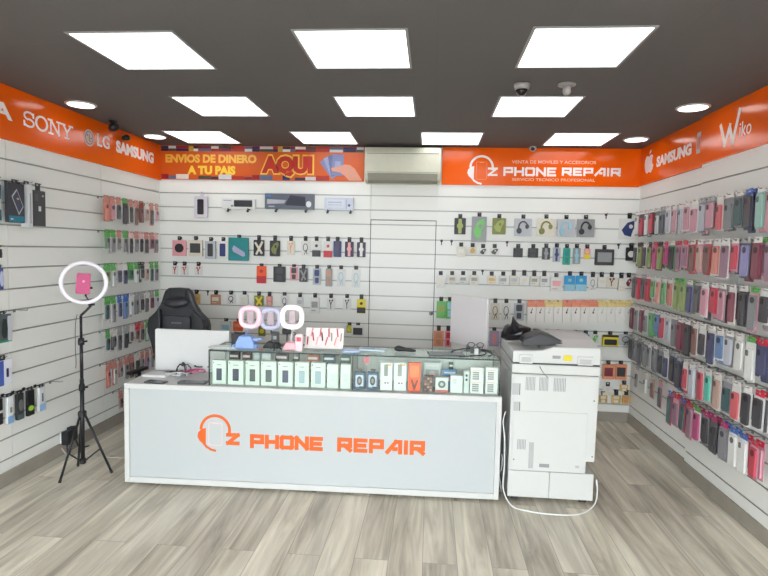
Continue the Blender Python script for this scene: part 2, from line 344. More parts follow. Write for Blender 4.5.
SER = {'S': (.75, arc(.37, .74, .34, .26, 20, 250)+arc(.37, .26, .36, .26, 90, -160)+[((.7, .72), (.7, .95)), ((.02, .05), (.02, .3))]), 'O': (.95, arc(.475, .5, .46, .5, 0, 360, 22)+arc(.475, .5, .41, .49, 0, 360, 22)),
       'N': (.95, [((.15, 0), (.15, 1)), ((.15, 1), (.82, 0)), ((.2, 1), (.84, .05)), ((.82, 0), (.82, 1))]+serif(.15, 0)+serif(.1, 1)+serif(.82, 1)),
       'Y': (.95, [((.12, 1), (.48, .45)), ((.17, 1), (.5, .48)), ((.84, 1), (.48, .45)), ((.48, .5), (.48, 0))]+serif(.13, 1, .32)+serif(.84, 1, .28)+serif(.48, 0, .34))}
a, zt = LEFT.hit(23, 109.5, .02); _, zb = LEFT.hit(24, 126, .02); b, _ = LEFT.hit(72.5, 130, .02)
glyphs(SER, 'SONY', a, b, zb, zt, .014, LETTER, 'lettering', sl, gap=.12)
a, zc = LEFT.hit(83.5, 136, .02); b, _ = LEFT.hit(94.5, 138, .02); mb = MB(); cx, r = (a+b)/2, (b-a)/2*.92
mb.prism(ell(cx, zc, r, r, 28), PF, PF+.0015, mat((206, 196, 192), .4)); GR = mat((170, 92, 60), .4)
strokes(mb, arc(cx, zc, r*.74, r*.74, 15, 350, 20)+[((cx, zc+r*.4), (cx, zc-r*.35)), ((cx, zc-r*.35), (cx+r*.35, zc-r*.35)), ((cx+r*.2, zc), (cx+r*.74, zc))], r*.11, PF-.0008, PF, GR)
mb.prism(ell(cx-r*.36, zc+r*.28, r*.13, r*.13, 10), PF-.0008, PF, GR); mb.build('round_logo', sl)
txt(LEFT, sl, 'LG', 97, 133, 146.5, 109.5, 137, 149)
txt(LEFT, sl, 'SAMSUNG', 116, 141, 153, 153.5, 152, 163, bold=.055)

sr = signboard('fascia_sign', 'long glossy orange fascia over right wall with phone brand names', RIGHT, -D+.001, -4.51, ORANGE)
MB().box(-4.508, -YF-.01, -.02-STEP, -.0008-STEP, ZB+.012, H-.001, ORANGE).build('sign_panel', sr)
# bitten apple mark
a, zt = RIGHT.hit(645.5, 152, .02); b, zb = RIGHT.hit(653, 171.5, .02)
def logo_apple(x0, x1, z0, z1):
    w, h = x1-x0, z1-z0; pts = []
    for (px, pz) in [(.5, .70), (.62, .76), (.78, .77), (.92, .70), (.86, .60), (.84, .48), (.88, .36), (1, .28), (.92, .12), (.78, 0), (.66, .0), (.52, .05), (.38, 0), (.22, .02), (.08, .18), (0, .42), (.04, .62), (.16, .75), (.32, .77)]: pts.append((x0+px*w, z0+pz*h))
    mb = MB(); mb.prism(pts, PF, PF+.0015, LETTER); mb.prism([(x0+.5*w, z0+.8*h), (x0+.52*w, z0+.92*h), (x0+.7*w, z0+h), (x0+.69*w, z0+.88*h)], PF, PF+.0015, LETTER); return mb
logo_apple(a, b, zb, zt).build('apple_logo', sr)
txt(RIGHT, sr, 'SAMSUNG', 657, 156, 166, 692, 143, 156, bold=.055)
a, zt = RIGHT.hit(697.5, 133, .02); b, zb = RIGHT.hit(702.5, 152, .02); mb = MB(); mb.prism(rrect(a, b+.03 if b+.03 < -4.53 else -4.53, zb+.0, zt, .012), PF, PF+.0015, mat((214, 190, 180), .4))
w = min(b+.03, -4.53)-a; OO = mat((205, 90, 40), .4)
for k in range(3): mb.box(a+w*.16+k*w*.26, a+w*.3+k*w*.26, PF-.0008, PF, zb+(zt-zb)*.22, zb+(zt-zb)*.78, OO)
mb.build('square_logo', sr)
# Wiko
def on_near(u, v): return RIGHT.hit(u, v, .02+STEP)
a, zt = on_near(721.5, 118); b, zb = on_near(738, 141); c, _ = on_near(751.5, 127); y = PF-STEP
mb = MB(); hW = zt-zb
strokes(mb, [((a, zb+.72*hW), (a+.3*(b-a), zb+.03*hW)), ((a+.3*(b-a), zb+.03*hW), (a+.52*(b-a), zb+.62*hW)), ((a+.52*(b-a), zb+.55*hW), (a+.72*(b-a), zb+.03*hW)), ((a+.72*(b-a), zb+.03*hW), (a+1.0*(b-a), zb+hW*.99))], .03, y, y+.0015, LETTER)
mb.build('lettering', sr); text_part('iko', b+.012, c, zb+.1*hW, zb+.58*hW, y, LETTER, 'lettering', sr, 0)

sb = signboard('shop_sign', 'orange sign on back wall with white headset logo and phone repair lettering', BACK, .085, R-.0204, ORANGE, z0=2.405)
def headset(plane, parent, cu, cv, r, px, m, m2, y, out, zs=1.0, thin=.0035):
    """headset O mark: band, ear cup, microphone; px = metres per pixel"""
    cx, cz = plane.hit(cu, cv, out); R_ = r*px; mb = MB(); t = .19*R_
    strokes(mb, arc(cx, cz, R_, R_, 175, -8, 22), t, y, y+.0015, m)
    mb.prism([(cx-R_*.66, cz+R_*.12), (cx-R_*.95, cz+R_*.05), (cx-R_*1.2, cz-R_*.2), (cx-R_*1.25, cz-R_*.5), (cx-R_*1.1, cz-R_*.8), (cx-R_*.85, cz-R_*1.0), (cx-R_*.66, cz-R_*1.0)], y, y+.0015, m)
    strokes(mb, poly([(cx-R_*.78, cz-R_*1.0), (cx-R_*.6, cz-R_*1.2), (cx-R_*.3, cz-R_*1.38), (cx-R_*.02, cz-R_*1.45)]), t*.8, y, y+.0015, m)
    mb.build('headset_logo', parent)
    ph = MB(); strokes(ph, poly(rrect(cx-R_*.45, cx+R_*.47, cz-R_*1.06, cz+R_*.5, R_*.1)+[(cx+R_*.47, cz+R_*.4)]), thin, y, y+.0015, m2)
    ph.box(cx-R_*.18, cx+R_*.2, y, y+.0015, cz+R_*.42, cz+R_*.5, m2); ph.build('phone_outline', parent)
headset(BACK, sb, 481.5, 167.5, 11.2, .0101, LETTER, mat((250, 150, 110), .4), PF, .02)
def bx(plane, u0, vt, u1, vb, out=.02):
    a, zt = plane.hit(u0, vt, out); b, zb = plane.hit(u1, vb, out); return a, b, zb, zt
glyphs(TECH, 'Z', *bx(BACK, 488, 167.5, 497.5, 176), .02, LETTER, 'lettering', sb)
glyphs(TECH, 'PHONE', *bx(BACK, 503.5, 167, 556, 176.5), .022, LETTER, 'lettering', sb, gap=.42)
glyphs(TECH, 'REPAIR', *bx(BACK, 562, 167.5, 620.5, 176.5), .022, LETTER, 'lettering', sb, gap=.45)
SMALL = mat((250, 196, 170), .4)
text_part('VENTA DE MOVILES Y ACCESORIOS', *bx(BACK, 512, 160.2, 596, 164.2), PF, SMALL, 'lettering', sb, .01)
text_part('SERVICIO TECNICO PROFESIONAL', *bx(BACK, 512, 178, 595, 181.8), PF, SMALL, 'lettering', sb, .01)

# money transfer banner
BAN = mat((206, 86, 8), .35, var=.12, scale=3)
sm = signboard('money_transfer_banner', 'orange banner with yellow lettering, little flags and hand holding banknotes', BACK, -L+.0204, -.722, BAN, z0=2.425)
fl = MB(); cols = [(30, 30, 90), (200, 205, 210), (150, 20, 30), (190, 160, 60), (40, 30, 60), (120, 30, 60), (230, 225, 215), (60, 70, 60), (170, 40, 20), (90, 100, 130)]
x = -L+.03; i = 0; zt = H-.006; rr = random.Random(3)
while x < -.76:
    w = rr.choice([.05, .08, .11, .14]); w = min(w, -.73-x); c = cols[i % len(cols)]
    fl.box(x, x+w, PF, PF+.001, zt-.026, zt, mat(cols[i % 10], .4)); fl.box(x, x+w, PF, PF+.001, zt-.054, zt-.027, mat(cols[(i*3+4) % 10], .4))
    if x < -1.2 and w > .055: fl.box(x, x+w, PF, PF+.001, 2.43, 2.43+rr.choice([.028, .036, .05]), mat(cols[(i*7+2) % 10], .4))
    x += w+.002; i += 1
fl.box(-L+.03, -.73, PF+.0011, PF+.0014, 2.43, H-.004, BAN)
fl.build('flag_border', sm)
YEL = mat((236, 196, 60), .4)
text_part('ENVIOS DE DINERO', *bx(BACK, 165.5, 154, 256.5, 163.5), PF-.001, mat((232, 178, 66), .4), 'lettering', sm, .05)
text_part('A TU PAIS', *bx(BACK, 187.5, 165.5, 235.5, 175), PF-.001, YEL, 'lettering', sm, .06)
a, b, z0_, z1_ = bx(BACK, 260, 154, 314, 178.5)
text_part('AQUI', a, b, z0_, z1_, PF-.0005, mat((240, 190, 70), .4), 'lettering', sm, .12, .0005)
text_part('AQUI', a+.018, b-.018, z0_+.018, z1_-.018, PF-.0018, mat((186, 34, 10), .4), 'lettering', sm, .07, .001)
nt_ = MB(); NB = [mat((120, 128, 170), .5), mat((150, 156, 190), .5), mat((96, 104, 148), .5)]
cx, cz = BACK.hit(334, 170, .02)
for k, an in enumerate((38, 24, 10, -4)):
    A = math.radians(90+an); d = Vector((math.cos(A), math.sin(A))); n = Vector((-d.y, d.x)); c0 = Vector((cx+.03, cz-.06)); 
    q = [c0-n*.06, c0+n*.06, c0+n*.06+d*.22, c0-n*.06+d*.22]; yy = PF-.0004*k
    nt_.prism([(min(p.x, -.74), max(2.43, min(p.y, H-.01))) for p in q], yy, yy+.0003, NB[k % 3])
    q = [c0-n*.03+d*.06, c0+n*.03+d*.06, c0+n*.03+d*.15, c0-n*.03+d*.15]; nt_.prism([tuple(p) for p in q], yy-.0002, yy, NB[(k+1) % 3])
nt_.build('banknote_picture', sm)
hd = MB(); SK = mat((214, 150, 128), .5); hs = [(331, 168), (338, 167), (344, 164.5), (350, 165), (355, 169), (362, 180.5), (349, 180.8), (345, 176), (340, 172.5), (332, 171)]
hd.prism([BACK.hit(u, v, .02) for u, v in hs], PF-.0026, PF-.0018, SK); hd.build('hand_picture', sm)

# air conditioning cassette between the signs
a, b, z0_, z1_ = bx(BACK, 367, 149.5, 440.5, 183, .0); AC = mat((205, 204, 186), .45); t = thing('air_conditioner', 'beige wall air conditioner between money banner and orange sign', 'air conditioner', ((a+b)/2, D, 2.40))
w = (b-a)/2-.004; pr = [(-.0008, .0), (-.12, .0), (-.17, .03), (-.19, .09), (-.19, .30), (-.16, .355), (-.0008, .355)]
MB().prism(pr, -w, w, AC, 'x').build('casing', t, bevel=.006)
MB().prism([(-.129, -.0035), (-.1765, .0245), (-.1975, .088), (-.1915, .0915), (-.1705, .0272), (-.1232, .0)], -w+.03, w-.03, mat((140, 138, 124), .45), 'x').build('louvre', t)
mb = MB(); mb.box(-w+.02, w-.02, -.1935, -.1905, .285, .291, mat((120, 118, 106), .5)); mb.box(-w+.02, w-.02, -.1935, -.1905, .100, .104, mat((120, 118, 106), .5)); mb.build('panel_seam', t)

# ------------------------------------------------------------------ service counter
CA = math.atan2(.07, 2.65); CP = Plane(-2.136, 3.692, CA); CW = 2.644; CT = .738; CD = .66
ct = thing('shop_counter', 'long white shop counter with orange headset and phone repair lettering', 'counter', CP.world(0, 0), CA)
CWH = mat((204, 205, 204), .35, var=.01); CPN = mat((184, 189, 191), .3, var=.01)
MB().box(0, CW, 0, CD, CT-.036, CT, CWH).build('worktop', ct, bevel=.003)
for x in (0, CW-.034): MB().box(x, x+.034, .0, CD, .022, CT-.0365, CWH).build('side_panel', ct, bevel=.002)
MB().box(.0345, CW-.0345, .0, .03, .022, .062, CWH).build('bottom_rail', ct, bevel=.002)
MB().box(.0345, CW-.0345, .014, .03, .0625, CT-.037, CPN).build('front_panel', ct)
MB().box(.0345, CW-.0345, CD-.35, CD-.334, .3, .318, CWH).build('shelf', ct)
for x in (.03, .9, 1.8, CW-.1): MB().box(x, x+.06, .05, .11, .0005, .0215, DARK).build('foot', ct)
for x in (.03, CW-.1): MB().box(x, x+.06, CD-.12, CD-.06, .0005, .0215, DARK).build('foot', ct)
OR2 = mat((214, 92, 14), .4, var=.02); PO = -.014; yF = .0125
def cb(u0, vt, u1, vb, depth=0.): a, zt = CP.hit(u0, vt, -depth); b, zb = CP.hit(u1, vb, -depth); return a, b, zb, zt
headset(CP, ct, 215.3, 430, 15.3, 1/149., OR2, mat((232, 196, 196), .4), yF, PO, thin=.004)
glyphs(TECH, 'Z', *cb(225.5, 433.5, 239, 446), .026, OR2, 'lettering', ct, y0=yF, y1=yF+.0015)
a, b, _, _ = cb(249.5, 434, 322.5, 448); _, zt = CP.hit(286, 435.5, PO); _, zb = CP.hit(286, 449.5, PO)
glyphs(TECH, 'PHONE', a, b, zb, zt, .028, OR2, 'lettering', ct, gap=.45, y0=yF, y1=yF+.0015)
a, b, _, _ = cb(337, 438, 425, 450); _, zt = CP.hit(380, 439.2, PO); _, zb = CP.hit(380, 453.5, PO)
glyphs(TECH, 'REPAIR', a, b, zb, zt, .028, OR2, 'lettering', ct, gap=.5, y0=yF, y1=yF+.0015)

def on_counter(name, label, cat, group=None, lx=0, ly=0, z=CT, rz=0): return thing(name, label, cat, CP.world(lx, z, -ly), CA+rz, group)
# ---- glass showcase standing on the counter
GX0, _ = CP.hit(208.5, 370, -.03); GX1, _ = CP.hit(500.5, 380, -.03); GY0, GY1 = .03, .38; GT = .992
EDG = mat((16, 46, 38), .2)
gc = on_counter('glass_showcase', 'long low glass display case standing on the counter top', 'display case')
def pane(x0, x1, y0, y1, z0, z1, name='glass_pane'):
    d = (x1-x0, y1-y0, z1-z0); thin = d.index(min(d)); mb = MB()
    mb.box(x0, x1, y0, y1, z0, z1, GLASS); m = mb.slot(EDG)
    for i, f in enumerate(mb.f):
        vs = [mb.v[k] for k in f]; rng = [max(v[j] for v in vs)-min(v[j] for v in vs) for j in range(3)]
        if rng[thin] > 1e-5: mb.mi[i] = m
    return mb.build(name, gc)
zb_, e = .0006, .008; GL = GT-CT
pane(GX0, GX1, GY0, GY1, GL-.010, GL, 'glass_top'); pane(GX0, GX1, GY0, GY0+e, zb_, GL-.0105, 'front_glass'); pane(GX0, GX0+e, GY0+e+.0005, GY1, zb_, GL-.0105, 'side_glass'); pane(GX1-e, GX1, GY0+e+.0005, GY1, zb_, GL-.0105, 'side_glass')
xd, _ = CP.hit(352.5, 370, -.03); pane(xd-.003, xd+.003, GY0+e+.0005, GY1-.010, zb_, GL-.0105, 'glass_divider')
MB().box(GX0+e+.001, GX1-e-.001, GY1-.008, GY1-.002, zb_, GL-.0105, mat((224, 234, 228), .25)).build('sliding_back_panel', gc)
ZI = CT+.0006
def art_box(name, label, cat, u0, u1, vt, base, art, group=None, dy=.075, dz=.045, vb=None, z=ZI):
    """carton standing in the case; art(mb, x0,x1,z0,z1,y) draws its printed front"""
    a, zt = CP.hit(u0, vt, -dy); b, _ = CP.hit(u1, vt, -dy); w = b-a-.002; h = zt-z; lo, hi = (GX0+.010, xd-.006) if u1 < 352 else (xd+.006, GX1-.010)
    if a < lo: a = lo; w = b-a-.002
    if b > hi: b = hi; w = b-a-.002
    dy = min(dy, .362-dz)
    t = on_counter(name, label, cat, group, (a+b)/2, dy, z)
    MB().box(-w/2, w/2, 0, dz, 0, h, base).build('carton', t, bevel=.0015)
    mb = MB(); art(mb, -w/2, w/2, 0, h); mb.build('printed_front', t)
    return t
PW = mat((226, 240, 230), .4, var=.01); 
def phone_art(scr):
    def f(mb, a, b, z0, z1):
        w = b-a; h = z1-z0; mb.prism(rrect(a+w*.30, b-w*.30, h*.16, h*.66, w*.03), -.0012, -.0003, mat(scr, .35))
        mb.prism(rrect(a+w*.33, b-w*.33, h*.19, h*.63, w*.02), -.0018, -.0013, mat(tuple(min(255, c+16) for c in scr), .3))
        mb.box(a+w*.34, b-w*.34, -.001, -.0003, h*.80, h*.83, GREY); mb.box(a+w*.08, a+w*.13, -.001, -.0003, h*.88, h*.93, DARK)
    return f
scr = [(36, 46, 70), (38, 48, 76), (50, 62, 66), (52, 66, 70), (40, 50, 84), (150, 178, 186), (152, 180, 186)]
ul = [(210.5, 226), (228, 243.5), (245.5, 259.5), (261, 276.5), (278, 293), (294.8, 309), (311, 325.5)]
words = ['first', 'second', 'third', 'fourth', 'fifth', 'sixth', 'seventh', 'eighth', 'ninth', 'tenth', 'eleventh', 'twelfth', 'thirteenth', 'fourteenth', 'fifteenth', 'sixteenth', 'seventeenth', 'eighteenth', 'nineteenth', 'twentieth', 'twenty-first', 'twenty-second', 'twenty-third', 'twenty-fourth']
for i, ((u0, u1), s) in enumerate(zip(ul, scr)):
    art_box('phone_box', 'white phone box with %s screen picture, %s from the left in the glass case' % ('dark' if i < 5 else 'pale blue', words[i]), 'phone box', u0, u1, 360+i*.45, PW, phone_art(s), 'phone boxes in the left half of the case')
for i, (u0, u1) in enumerate([(327, 338.5), (340.5, 351)]):
    art_box('phone_box', 'plain pale phone box %s the glass divider' % ('one place left of' if i == 0 else 'directly against'), 'phone box', u0, u1, 364.5, PW, lambda mb, a, b, z0, z1: mb.box(a+(b-a)*.3, b-(b-a)*.3, -.0012, -.0003, z1*.3, z1*.62, mat((214, 232, 222), .4)), 'phone boxes in the left half of the case')
# gadgets in a second line behind the phone boxes
back = [(229, 239, (72, 62, 74), 'dark plum'), (242, 251, (92, 50, 62), 'dark red'), (254, 260, (196, 214, 214), 'pale'), (262, 271, (206, 224, 222), 'light'), (275, 288, (58, 52, 64), 'dark'), (293, 299, (74, 80, 88), 'slate'), (307, 319, (168, 92, 70), 'brick brown'), (323, 335, (58, 92, 110), 'dark teal'), (340, 350.5, (62, 100, 96), 'dark green')]
def win_art(c):
    def f(mb, a, b, z0, z1):
        w = b-a; h = z1; mb.box(a+w*.1, b-w*.1, -.0012, -.0003, h*.35, h*.72, mat(tuple(int(x*.75) for x in c), .4)); mb.box(a+w*.1, b-w*.1, -.0012, -.0003, h*.84, h*.92, mat((228, 224, 218), .4)); mb.prism(ell(a+w*.5, h*.54, w*.2, w*.2, 12), -.0018, -.0013, mat((214, 196, 190), .4))
    return f
for u0, u1, c, nm in back:
    art_box('gadget_box', '%s gadget box in the line behind the phone boxes' % nm, 'gadget box', u0, u1, 352.6+(u0-229)*.028, mat(c, .45), win_art(c), 'gadget boxes behind the phone boxes', dy=.22, dz=.04)
# right half of the case
def ear_art(mb, a, b, z0, z1):
    w = b-a; h = z1; mb.prism(rrect(a+w*.14, b-w*.14, h*.14, h*.86, w*.1), -.0012, -.0003, mat((206, 220, 226), .4)); mb.prism(ell((a+b)/2, h*.52, w*.24, h*.27, 18), -.0035, -.0013, mat((66, 62, 66), .4)); mb.prism(ell((a+b)/2, h*.52, w*.1, h*.14, 14), -.0045, -.0036, mat((150, 150, 150), .4)); mb.box(a+w*.5, b-w*.12, -.004, -.0013, h*.10, h*.18, BLACK)
for i, (u0, u1) in enumerate([(354, 365.2), (367, 378.5)]):
    t = art_box('earphone_box', 'navy framed earphone box with oval window, %s of the pair beside the glass divider' % ('left' if i == 0 else 'right'), 'earphone box', u0, u1, 372.5, mat((62, 96, 128), .4), ear_art, 'navy earphone boxes')
    w = .03; MB().prism([(-w*.8, .1185), (w*.8, .1185), (w*.6, .128), (w*.6, .142), (-w*.6, .142), (-w*.6, .128)], .01, .02, DARK).build('hang_tab', t)
def spec_art(mb, a, b, z0, z1):
    w = b-a; h = z1; mb.box(a+w*.3, b-w*.38, -.0012, -.0003, h*.52, h*.94, mat((150, 158, 150), .4)); mb.box(a+w*.42, b-w*.12, -.001, -.0003, h*.9, h*.96, mat((226, 170, 90), .4))
    for k, c in enumerate([(60, 70, 90), (150, 110, 100)]): mb.prism(ell(a+w*(.42+.22*k), h*.27, w*.07, w*.07, 10), -.0012, -.0003, mat(c, .4))
for i, (u0, u1) in enumerate([(380.5, 392.8), (394, 407)]):
    art_box('charger_box', 'white charger box with grey swatch, %s of the pair left of the orange box' % ('left' if i == 0 else 'right'), 'charger box', u0, u1, 362.8, mat((232, 240, 236), .4), spec_art, 'white charger boxes')
def v_art(mb, a, b, z0, z1):
    w = b-a; h = z1; mb.prism([(a+w*.2, h*.42), (a+w*.34, h*.42), (a+w*.5, h*.22), (a+w*.7, h*.42), (a+w*.84, h*.4), (a+w*.56, h*.06), (a+w*.44, h*.06)], -.0012, -.0003, mat((96, 40, 30), .4)); mb.prism(rrect(a+w*.15, b-w*.15, h*.5, h*.9, w*.1), -.0012, -.0003, mat((252, 128, 70), .4))
art_box('cable_box', 'tall bright orange box with dark V shape inside the glass case', 'cable box', 408.5, 421, 363, mat((242, 92, 34), .4), v_art)
def chk_art(mb, a, b, z0, z1):
    w = b-a; h = z1
    for i in range(3):
        for j in range(5): mb.box(a+w*(.1+.28*i), a+w*(.32+.28*i), -.0012, -.0003, h*(.06+.18*j), h*(.18+.18*j), mat([(150, 110, 100), (70, 60, 60), (190, 160, 140)][(i+j) % 3], .5))
art_box('accessory_box', 'small dark brown patterned box right of the orange box', 'accessory box', 423.5, 433.5, 376, mat((96, 70, 66), .5), chk_art)
def cam_art(mb, a, b, z0, z1):
    w = b-a; h = z1; mb.prism(ell((a+b)/2, h*.55, w*.3, w*.3, 20), -.0012, -.0003, mat((96, 112, 108), .4)); mb.prism(ell((a+b)/2, h*.55, w*.14, w*.14, 16), -.002, -.0013, mat((190, 205, 198), .4)); mb.box(a, b, -.001, -.0003, 0, h*.16, mat((206, 110, 100), .4))
art_box('camera_box', 'small white box with round lens picture and red base stripe', 'camera box', 435.5, 448.5, 377.5, mat((222, 230, 226), .4), cam_art)
art_box('white_carton', 'plain white carton right of the lens box', 'carton', 450.5, 463, 375.5, mat((230, 240, 234), .4), lambda mb, a, b, z0, z1: mb.box(a+(b-a)*.2, a+(b-a)*.5, -.001, -.0003, z1*.5, z1*.8, mat((214, 226, 222), .4)))
art_box('earbud_box', 'narrow pale box with two black earbuds printed on it', 'earbud box', 464, 469.5, 371.5, mat((214, 228, 222), .4), lambda mb, a, b, z0, z1: [mb.prism(ell((a+b)/2, z1*k, .008, .010, 10), -.0012, -.0003, mat((58, 76, 96), .4)) for k in (.62, .82)])
def grid_art(mb, a, b, z0, z1):
    w = b-a; h = z1
    for k in (0, 1):
        for r in range(4): mb.box(a+w*.16, a+w*.66, -.0012, -.0003, h*(.08+.46*k+.08*r), h*(.14+.46*k+.08*r), mat((150, 152, 148), .45))
        mb.box(a+w*.1, b-w*.2, -.001, -.0003, h*(.42+.46*k), h*(.44+.46*k), mat((236, 176, 140), .4))
for i, (u0, u1) in enumerate([(470.5, 484), (486, 499)]):
    art_box('battery_box', 'tall white box with grey barcodes, %s at the right end of case' % ('second last' if i == 0 else 'last'), 'battery box', u0, u1, 367.5, mat((234, 240, 236), .4), grid_art, 'tall barcode boxes')
# behind them
art_box('webcam_box', 'large pale grey box behind the brown patterned box', 'gadget box', 424, 441, 362.5, mat((204, 218, 216), .4), win_art((214, 226, 224)), dy=.22, dz=.08)
art_box('adapter_box', 'bright blue box behind the white carton', 'gadget box', 443, 457, 370.5, mat((70, 150, 206), .4), win_art((80, 150, 200)), dy=.2, dz=.06)
art_box('gadget_box', 'dark green box behind the blue box', 'gadget box', 449, 453.5, 363, mat((44, 96, 70), .4), win_art((50, 96, 70)), dy=.30, dz=.05)
t = on_counter('ring_holder', 'small pink round gadget hanging behind the navy earphone boxes', 'phone ring', lx=CP.hit(366.5, 362, -.2)[0], ly=.2, z=ZI)
MB().tube([(0, 0, 0), (0, 0, .17)], .004, mat((214, 220, 218), .3)).lathe([(.03, 0), (.03, .004)], (0, 0, 0), mat((214, 220, 218), .3), 16).build('stand', t); MB().lathe([(.004, -.006), (.026, -.006), (.026, .006), (.004, .006)], (0, -.01, .185), mat((214, 120, 130), .4), 18, 'y').build('disc', t, False)

# ------------------------------------------------------------------ things on the glass top
GTZ = GT+.0006
def ring_light(u, v, ub, vb, ringc, emit, basec, label, sq=.36, r=.066, dy=.15, phone=False):
    lx, z = CP.hit(u, v, -dy); bx_, _ = CP.hit(ub, vb, -dy); t = on_counter('selfie_ring_light', label, 'ring light', 'small selfie ring lights on the glass case', bx_, dy, GTZ); dx = lx-bx_; z -= GTZ
    P = []
    for k in range(40):
        a = 2*PI*k/40; ca, sa = math.cos(a), math.sin(a); q = (abs(ca)**3+abs(sa)**3)**(-1/3.); P.append((dx+r*ca*q, -.012, z+r*sa*q))
    b = MB(); b.loop(P, .018, mat(ringc, .4, emit=emit) if emit else mat(ringc, .4), 10); b.build('ring', t, True)
    return t, dx, z
BLUE = mat((138, 168, 226), .5); PINK = mat((240, 186, 196), .5)
def base_set(t, dx, z, m, w, h, arm):
    MB().prism([(-w, 0), (w, 0), (w*.9, h*.5), (w*.55, h), (-w*.5, h), (-w*.85, h*.45)], -.045, .045, m).build('storage_base', t, bevel=.008)
    b = MB(); b.tube([(0, 0, h-.004), (0, .004, h+.03), (dx*.6, .006, (z-.075+h)/2+.01), (dx, .0, z-.083), (dx, -.010, z-.078)], .0055, arm, 8); b.build('gooseneck', t, True)
    b = MB(); b.prism(rrect(dx-.024, dx+.024, z-.045, z+.045, .008), -.008, .002, mat((176, 158, 166), .45)); b.box(dx-.004, dx+.004, -.006, 0, z-.08, z-.0455, arm); b.build('phone_clamp', t, bevel=.001)
t, dx, z = ring_light(250.5, 317, 246, 340, (248, 206, 218), .35, None, 'pink glowing selfie ring light on a blue base, leftmost of three'); base_set(t, dx, z, BLUE, .075, .09, BLUE)
b = MB(); b.box(-.055, .085, -.035, .03, .0005, .03, BLUE); b.prism([(.04, .045), (.12, .06), (.12, .074), (.04, .07)], -.02, .02, BLUE); b.box(-.1, -.078, -.03, .02, .0005, .02, BLUE); b.build('accessory_tray', t, bevel=.004)
t, dx, z = ring_light(271, 318.5, 272, 343, (196, 196, 222), 0, None, 'lilac unlit selfie ring light on a black base, middle of three', dy=.19); base_set(t, dx, z, BLACK, .06, .045, BLACK)
t, dx, z = ring_light(292.5, 317, 291, 343, (255, 250, 250), .6, None, 'white glowing selfie ring light on a pink base, rightmost of three', dy=.15, r=.070); base_set(t, dx, z, PINK, .055, .055, mat((230, 226, 226), .4))
lx, z = CP.hit(276, 334, -.1); t = on_counter('phone_tripod', 'small black flexible phone tripod between the ring lights', 'tripod', lx=lx, ly=.085, z=GTZ)
b = MB(); b.prism(rrect(-.028, .028, .06, .135, .01), -.012, .002, BLACK); b.box(-.012, .012, -.018, -.0125, .08, .105, GREY); b.build('phone_clamp', t, bevel=.002)
for k in range(3):
    a = 2*PI*k/3+.5; b = MB(); b.tube([(0, 0, .066), (.018*math.cos(a), .018*math.sin(a), .05), (.026*math.cos(a), .026*math.sin(a), .022), (.045*math.cos(a), .036*math.sin(a), .0055)], .005, BLACK, 8); b.build('leg', t, True)
lx, _ = CP.hit(283, 331, -.1); t = on_counter('phone_clip_stand', 'small black clip holder with cable behind the pink base', 'phone clip', lx=CP.hit(287, 331, -.27)[0], ly=.27, z=GTZ)
b = MB(); b.tube([(0, 0, .0), (0, 0, .09)], .005, BLACK); b.box(-.04, .04, -.03, .03, 0, .008, BLACK); b.build('stand', t); b = MB(); b.box(-.035, .035, -.01, .01, .0905, .13, BLACK); b.build('clip', t, bevel=.004); 
b = MB(); b.tube([(.036, 0, .11), (.06, 0, .10), (.07, 0, .06), (.05, 0, .03), (.03, 0, .0085)], .003, BLACK, 6); b.build('cable', t, True)
# papers and carton near the left end of the case
lx, _ = CP.hit(222, 348, -.16); t = on_counter('paper_sheet', 'loose white papers at the left end of the glass top', 'paper', lx=lx+.02, ly=.13, z=GTZ, rz=.1)
MB().box(-.1, .1, -.05, .06, 0, .003, WHITE).build('sheet', t); MB().box(-.06, .11, -.03, .07, .0035, .006, mat((222, 232, 226), .4)).build('sheet', t)
lx, _ = CP.hit(240, 337, -.30); t = on_counter('card_reader', 'black card reader behind the blue ring light base', 'card reader', lx=lx, ly=.30, z=GTZ)
MB().prism([(-.05, 0), (.07, .0), (.07, .02), (-.05, .085)], -.05, .05, BLACK, 'x').build('body', t, bevel=.004); MB().box(-.04, .04, -.012, .0, .072, .088, DARK).build('screen_hood', t)
# stylus display board
a, zt = CP.hit(306, 327, -.24); b, _ = CP.hit(345, 327, -.24); w = (b-a)/2-.004
t = on_counter('display_board', 'tilted white display board of red and pink sticks on glass top', 'display board', lx=(a+b)/2, ly=.17, z=GTZ)
def tilt(pts): return pts
hh = zt-GTZ; B = MB(); B.M = Matrix.Rotation(-.42, 4, 'X'); B.box(-w, w, .0, .005, .004, hh*1.08, mat((240, 236, 234), .4)); B.box(-w, w, -.03, 0, .002, .012, mat((240, 236, 234), .4)); B.build('board', t)
B = MB(); B.box(-w*.6, w*.6, .0645, .12, 0, .004, WHITE); B.build('back_foot', t)
cs = [(214, 60, 70), (240, 150, 160), (200, 50, 60), (236, 190, 196), (226, 90, 96), (120, 40, 50), (222, 120, 130), (206, 60, 72), (150, 150, 158), (236, 160, 150), (210, 70, 80), (190, 150, 150)]
for i, c in enumerate(cs):
    x = -w*.86+i*w*1.72/11; B = MB(); B.M = Matrix.Rotation(-.42, 4, 'X'); zz = .02+hh*(.08+.42*((i*5) % 3)/2); B.tube([(x, -.008, zz), (x+.012*math.sin(i*2.3), -.008, zz+hh*.4)], .0042, mat(c, .35), 8); B.build('stick', t)
lx, _ = CP.hit(299.5, 340, -.1); t = on_counter('gift_bag', 'small clear and red gift bag left of the stick display', 'gift bag', lx=lx, ly=.09, z=GTZ)
MB().prism([(-.024, 0), (.024, 0), (.028, .11), (.018, .125), (-.016, .12), (-.028, .11)], -.014, .014, mat((232, 206, 214), .3)).build('bag', t, bevel=.003); MB().box(-.016, .016, -.0165, -.0145, .07, .1, mat((196, 60, 76), .4)).build('label_patch', t)
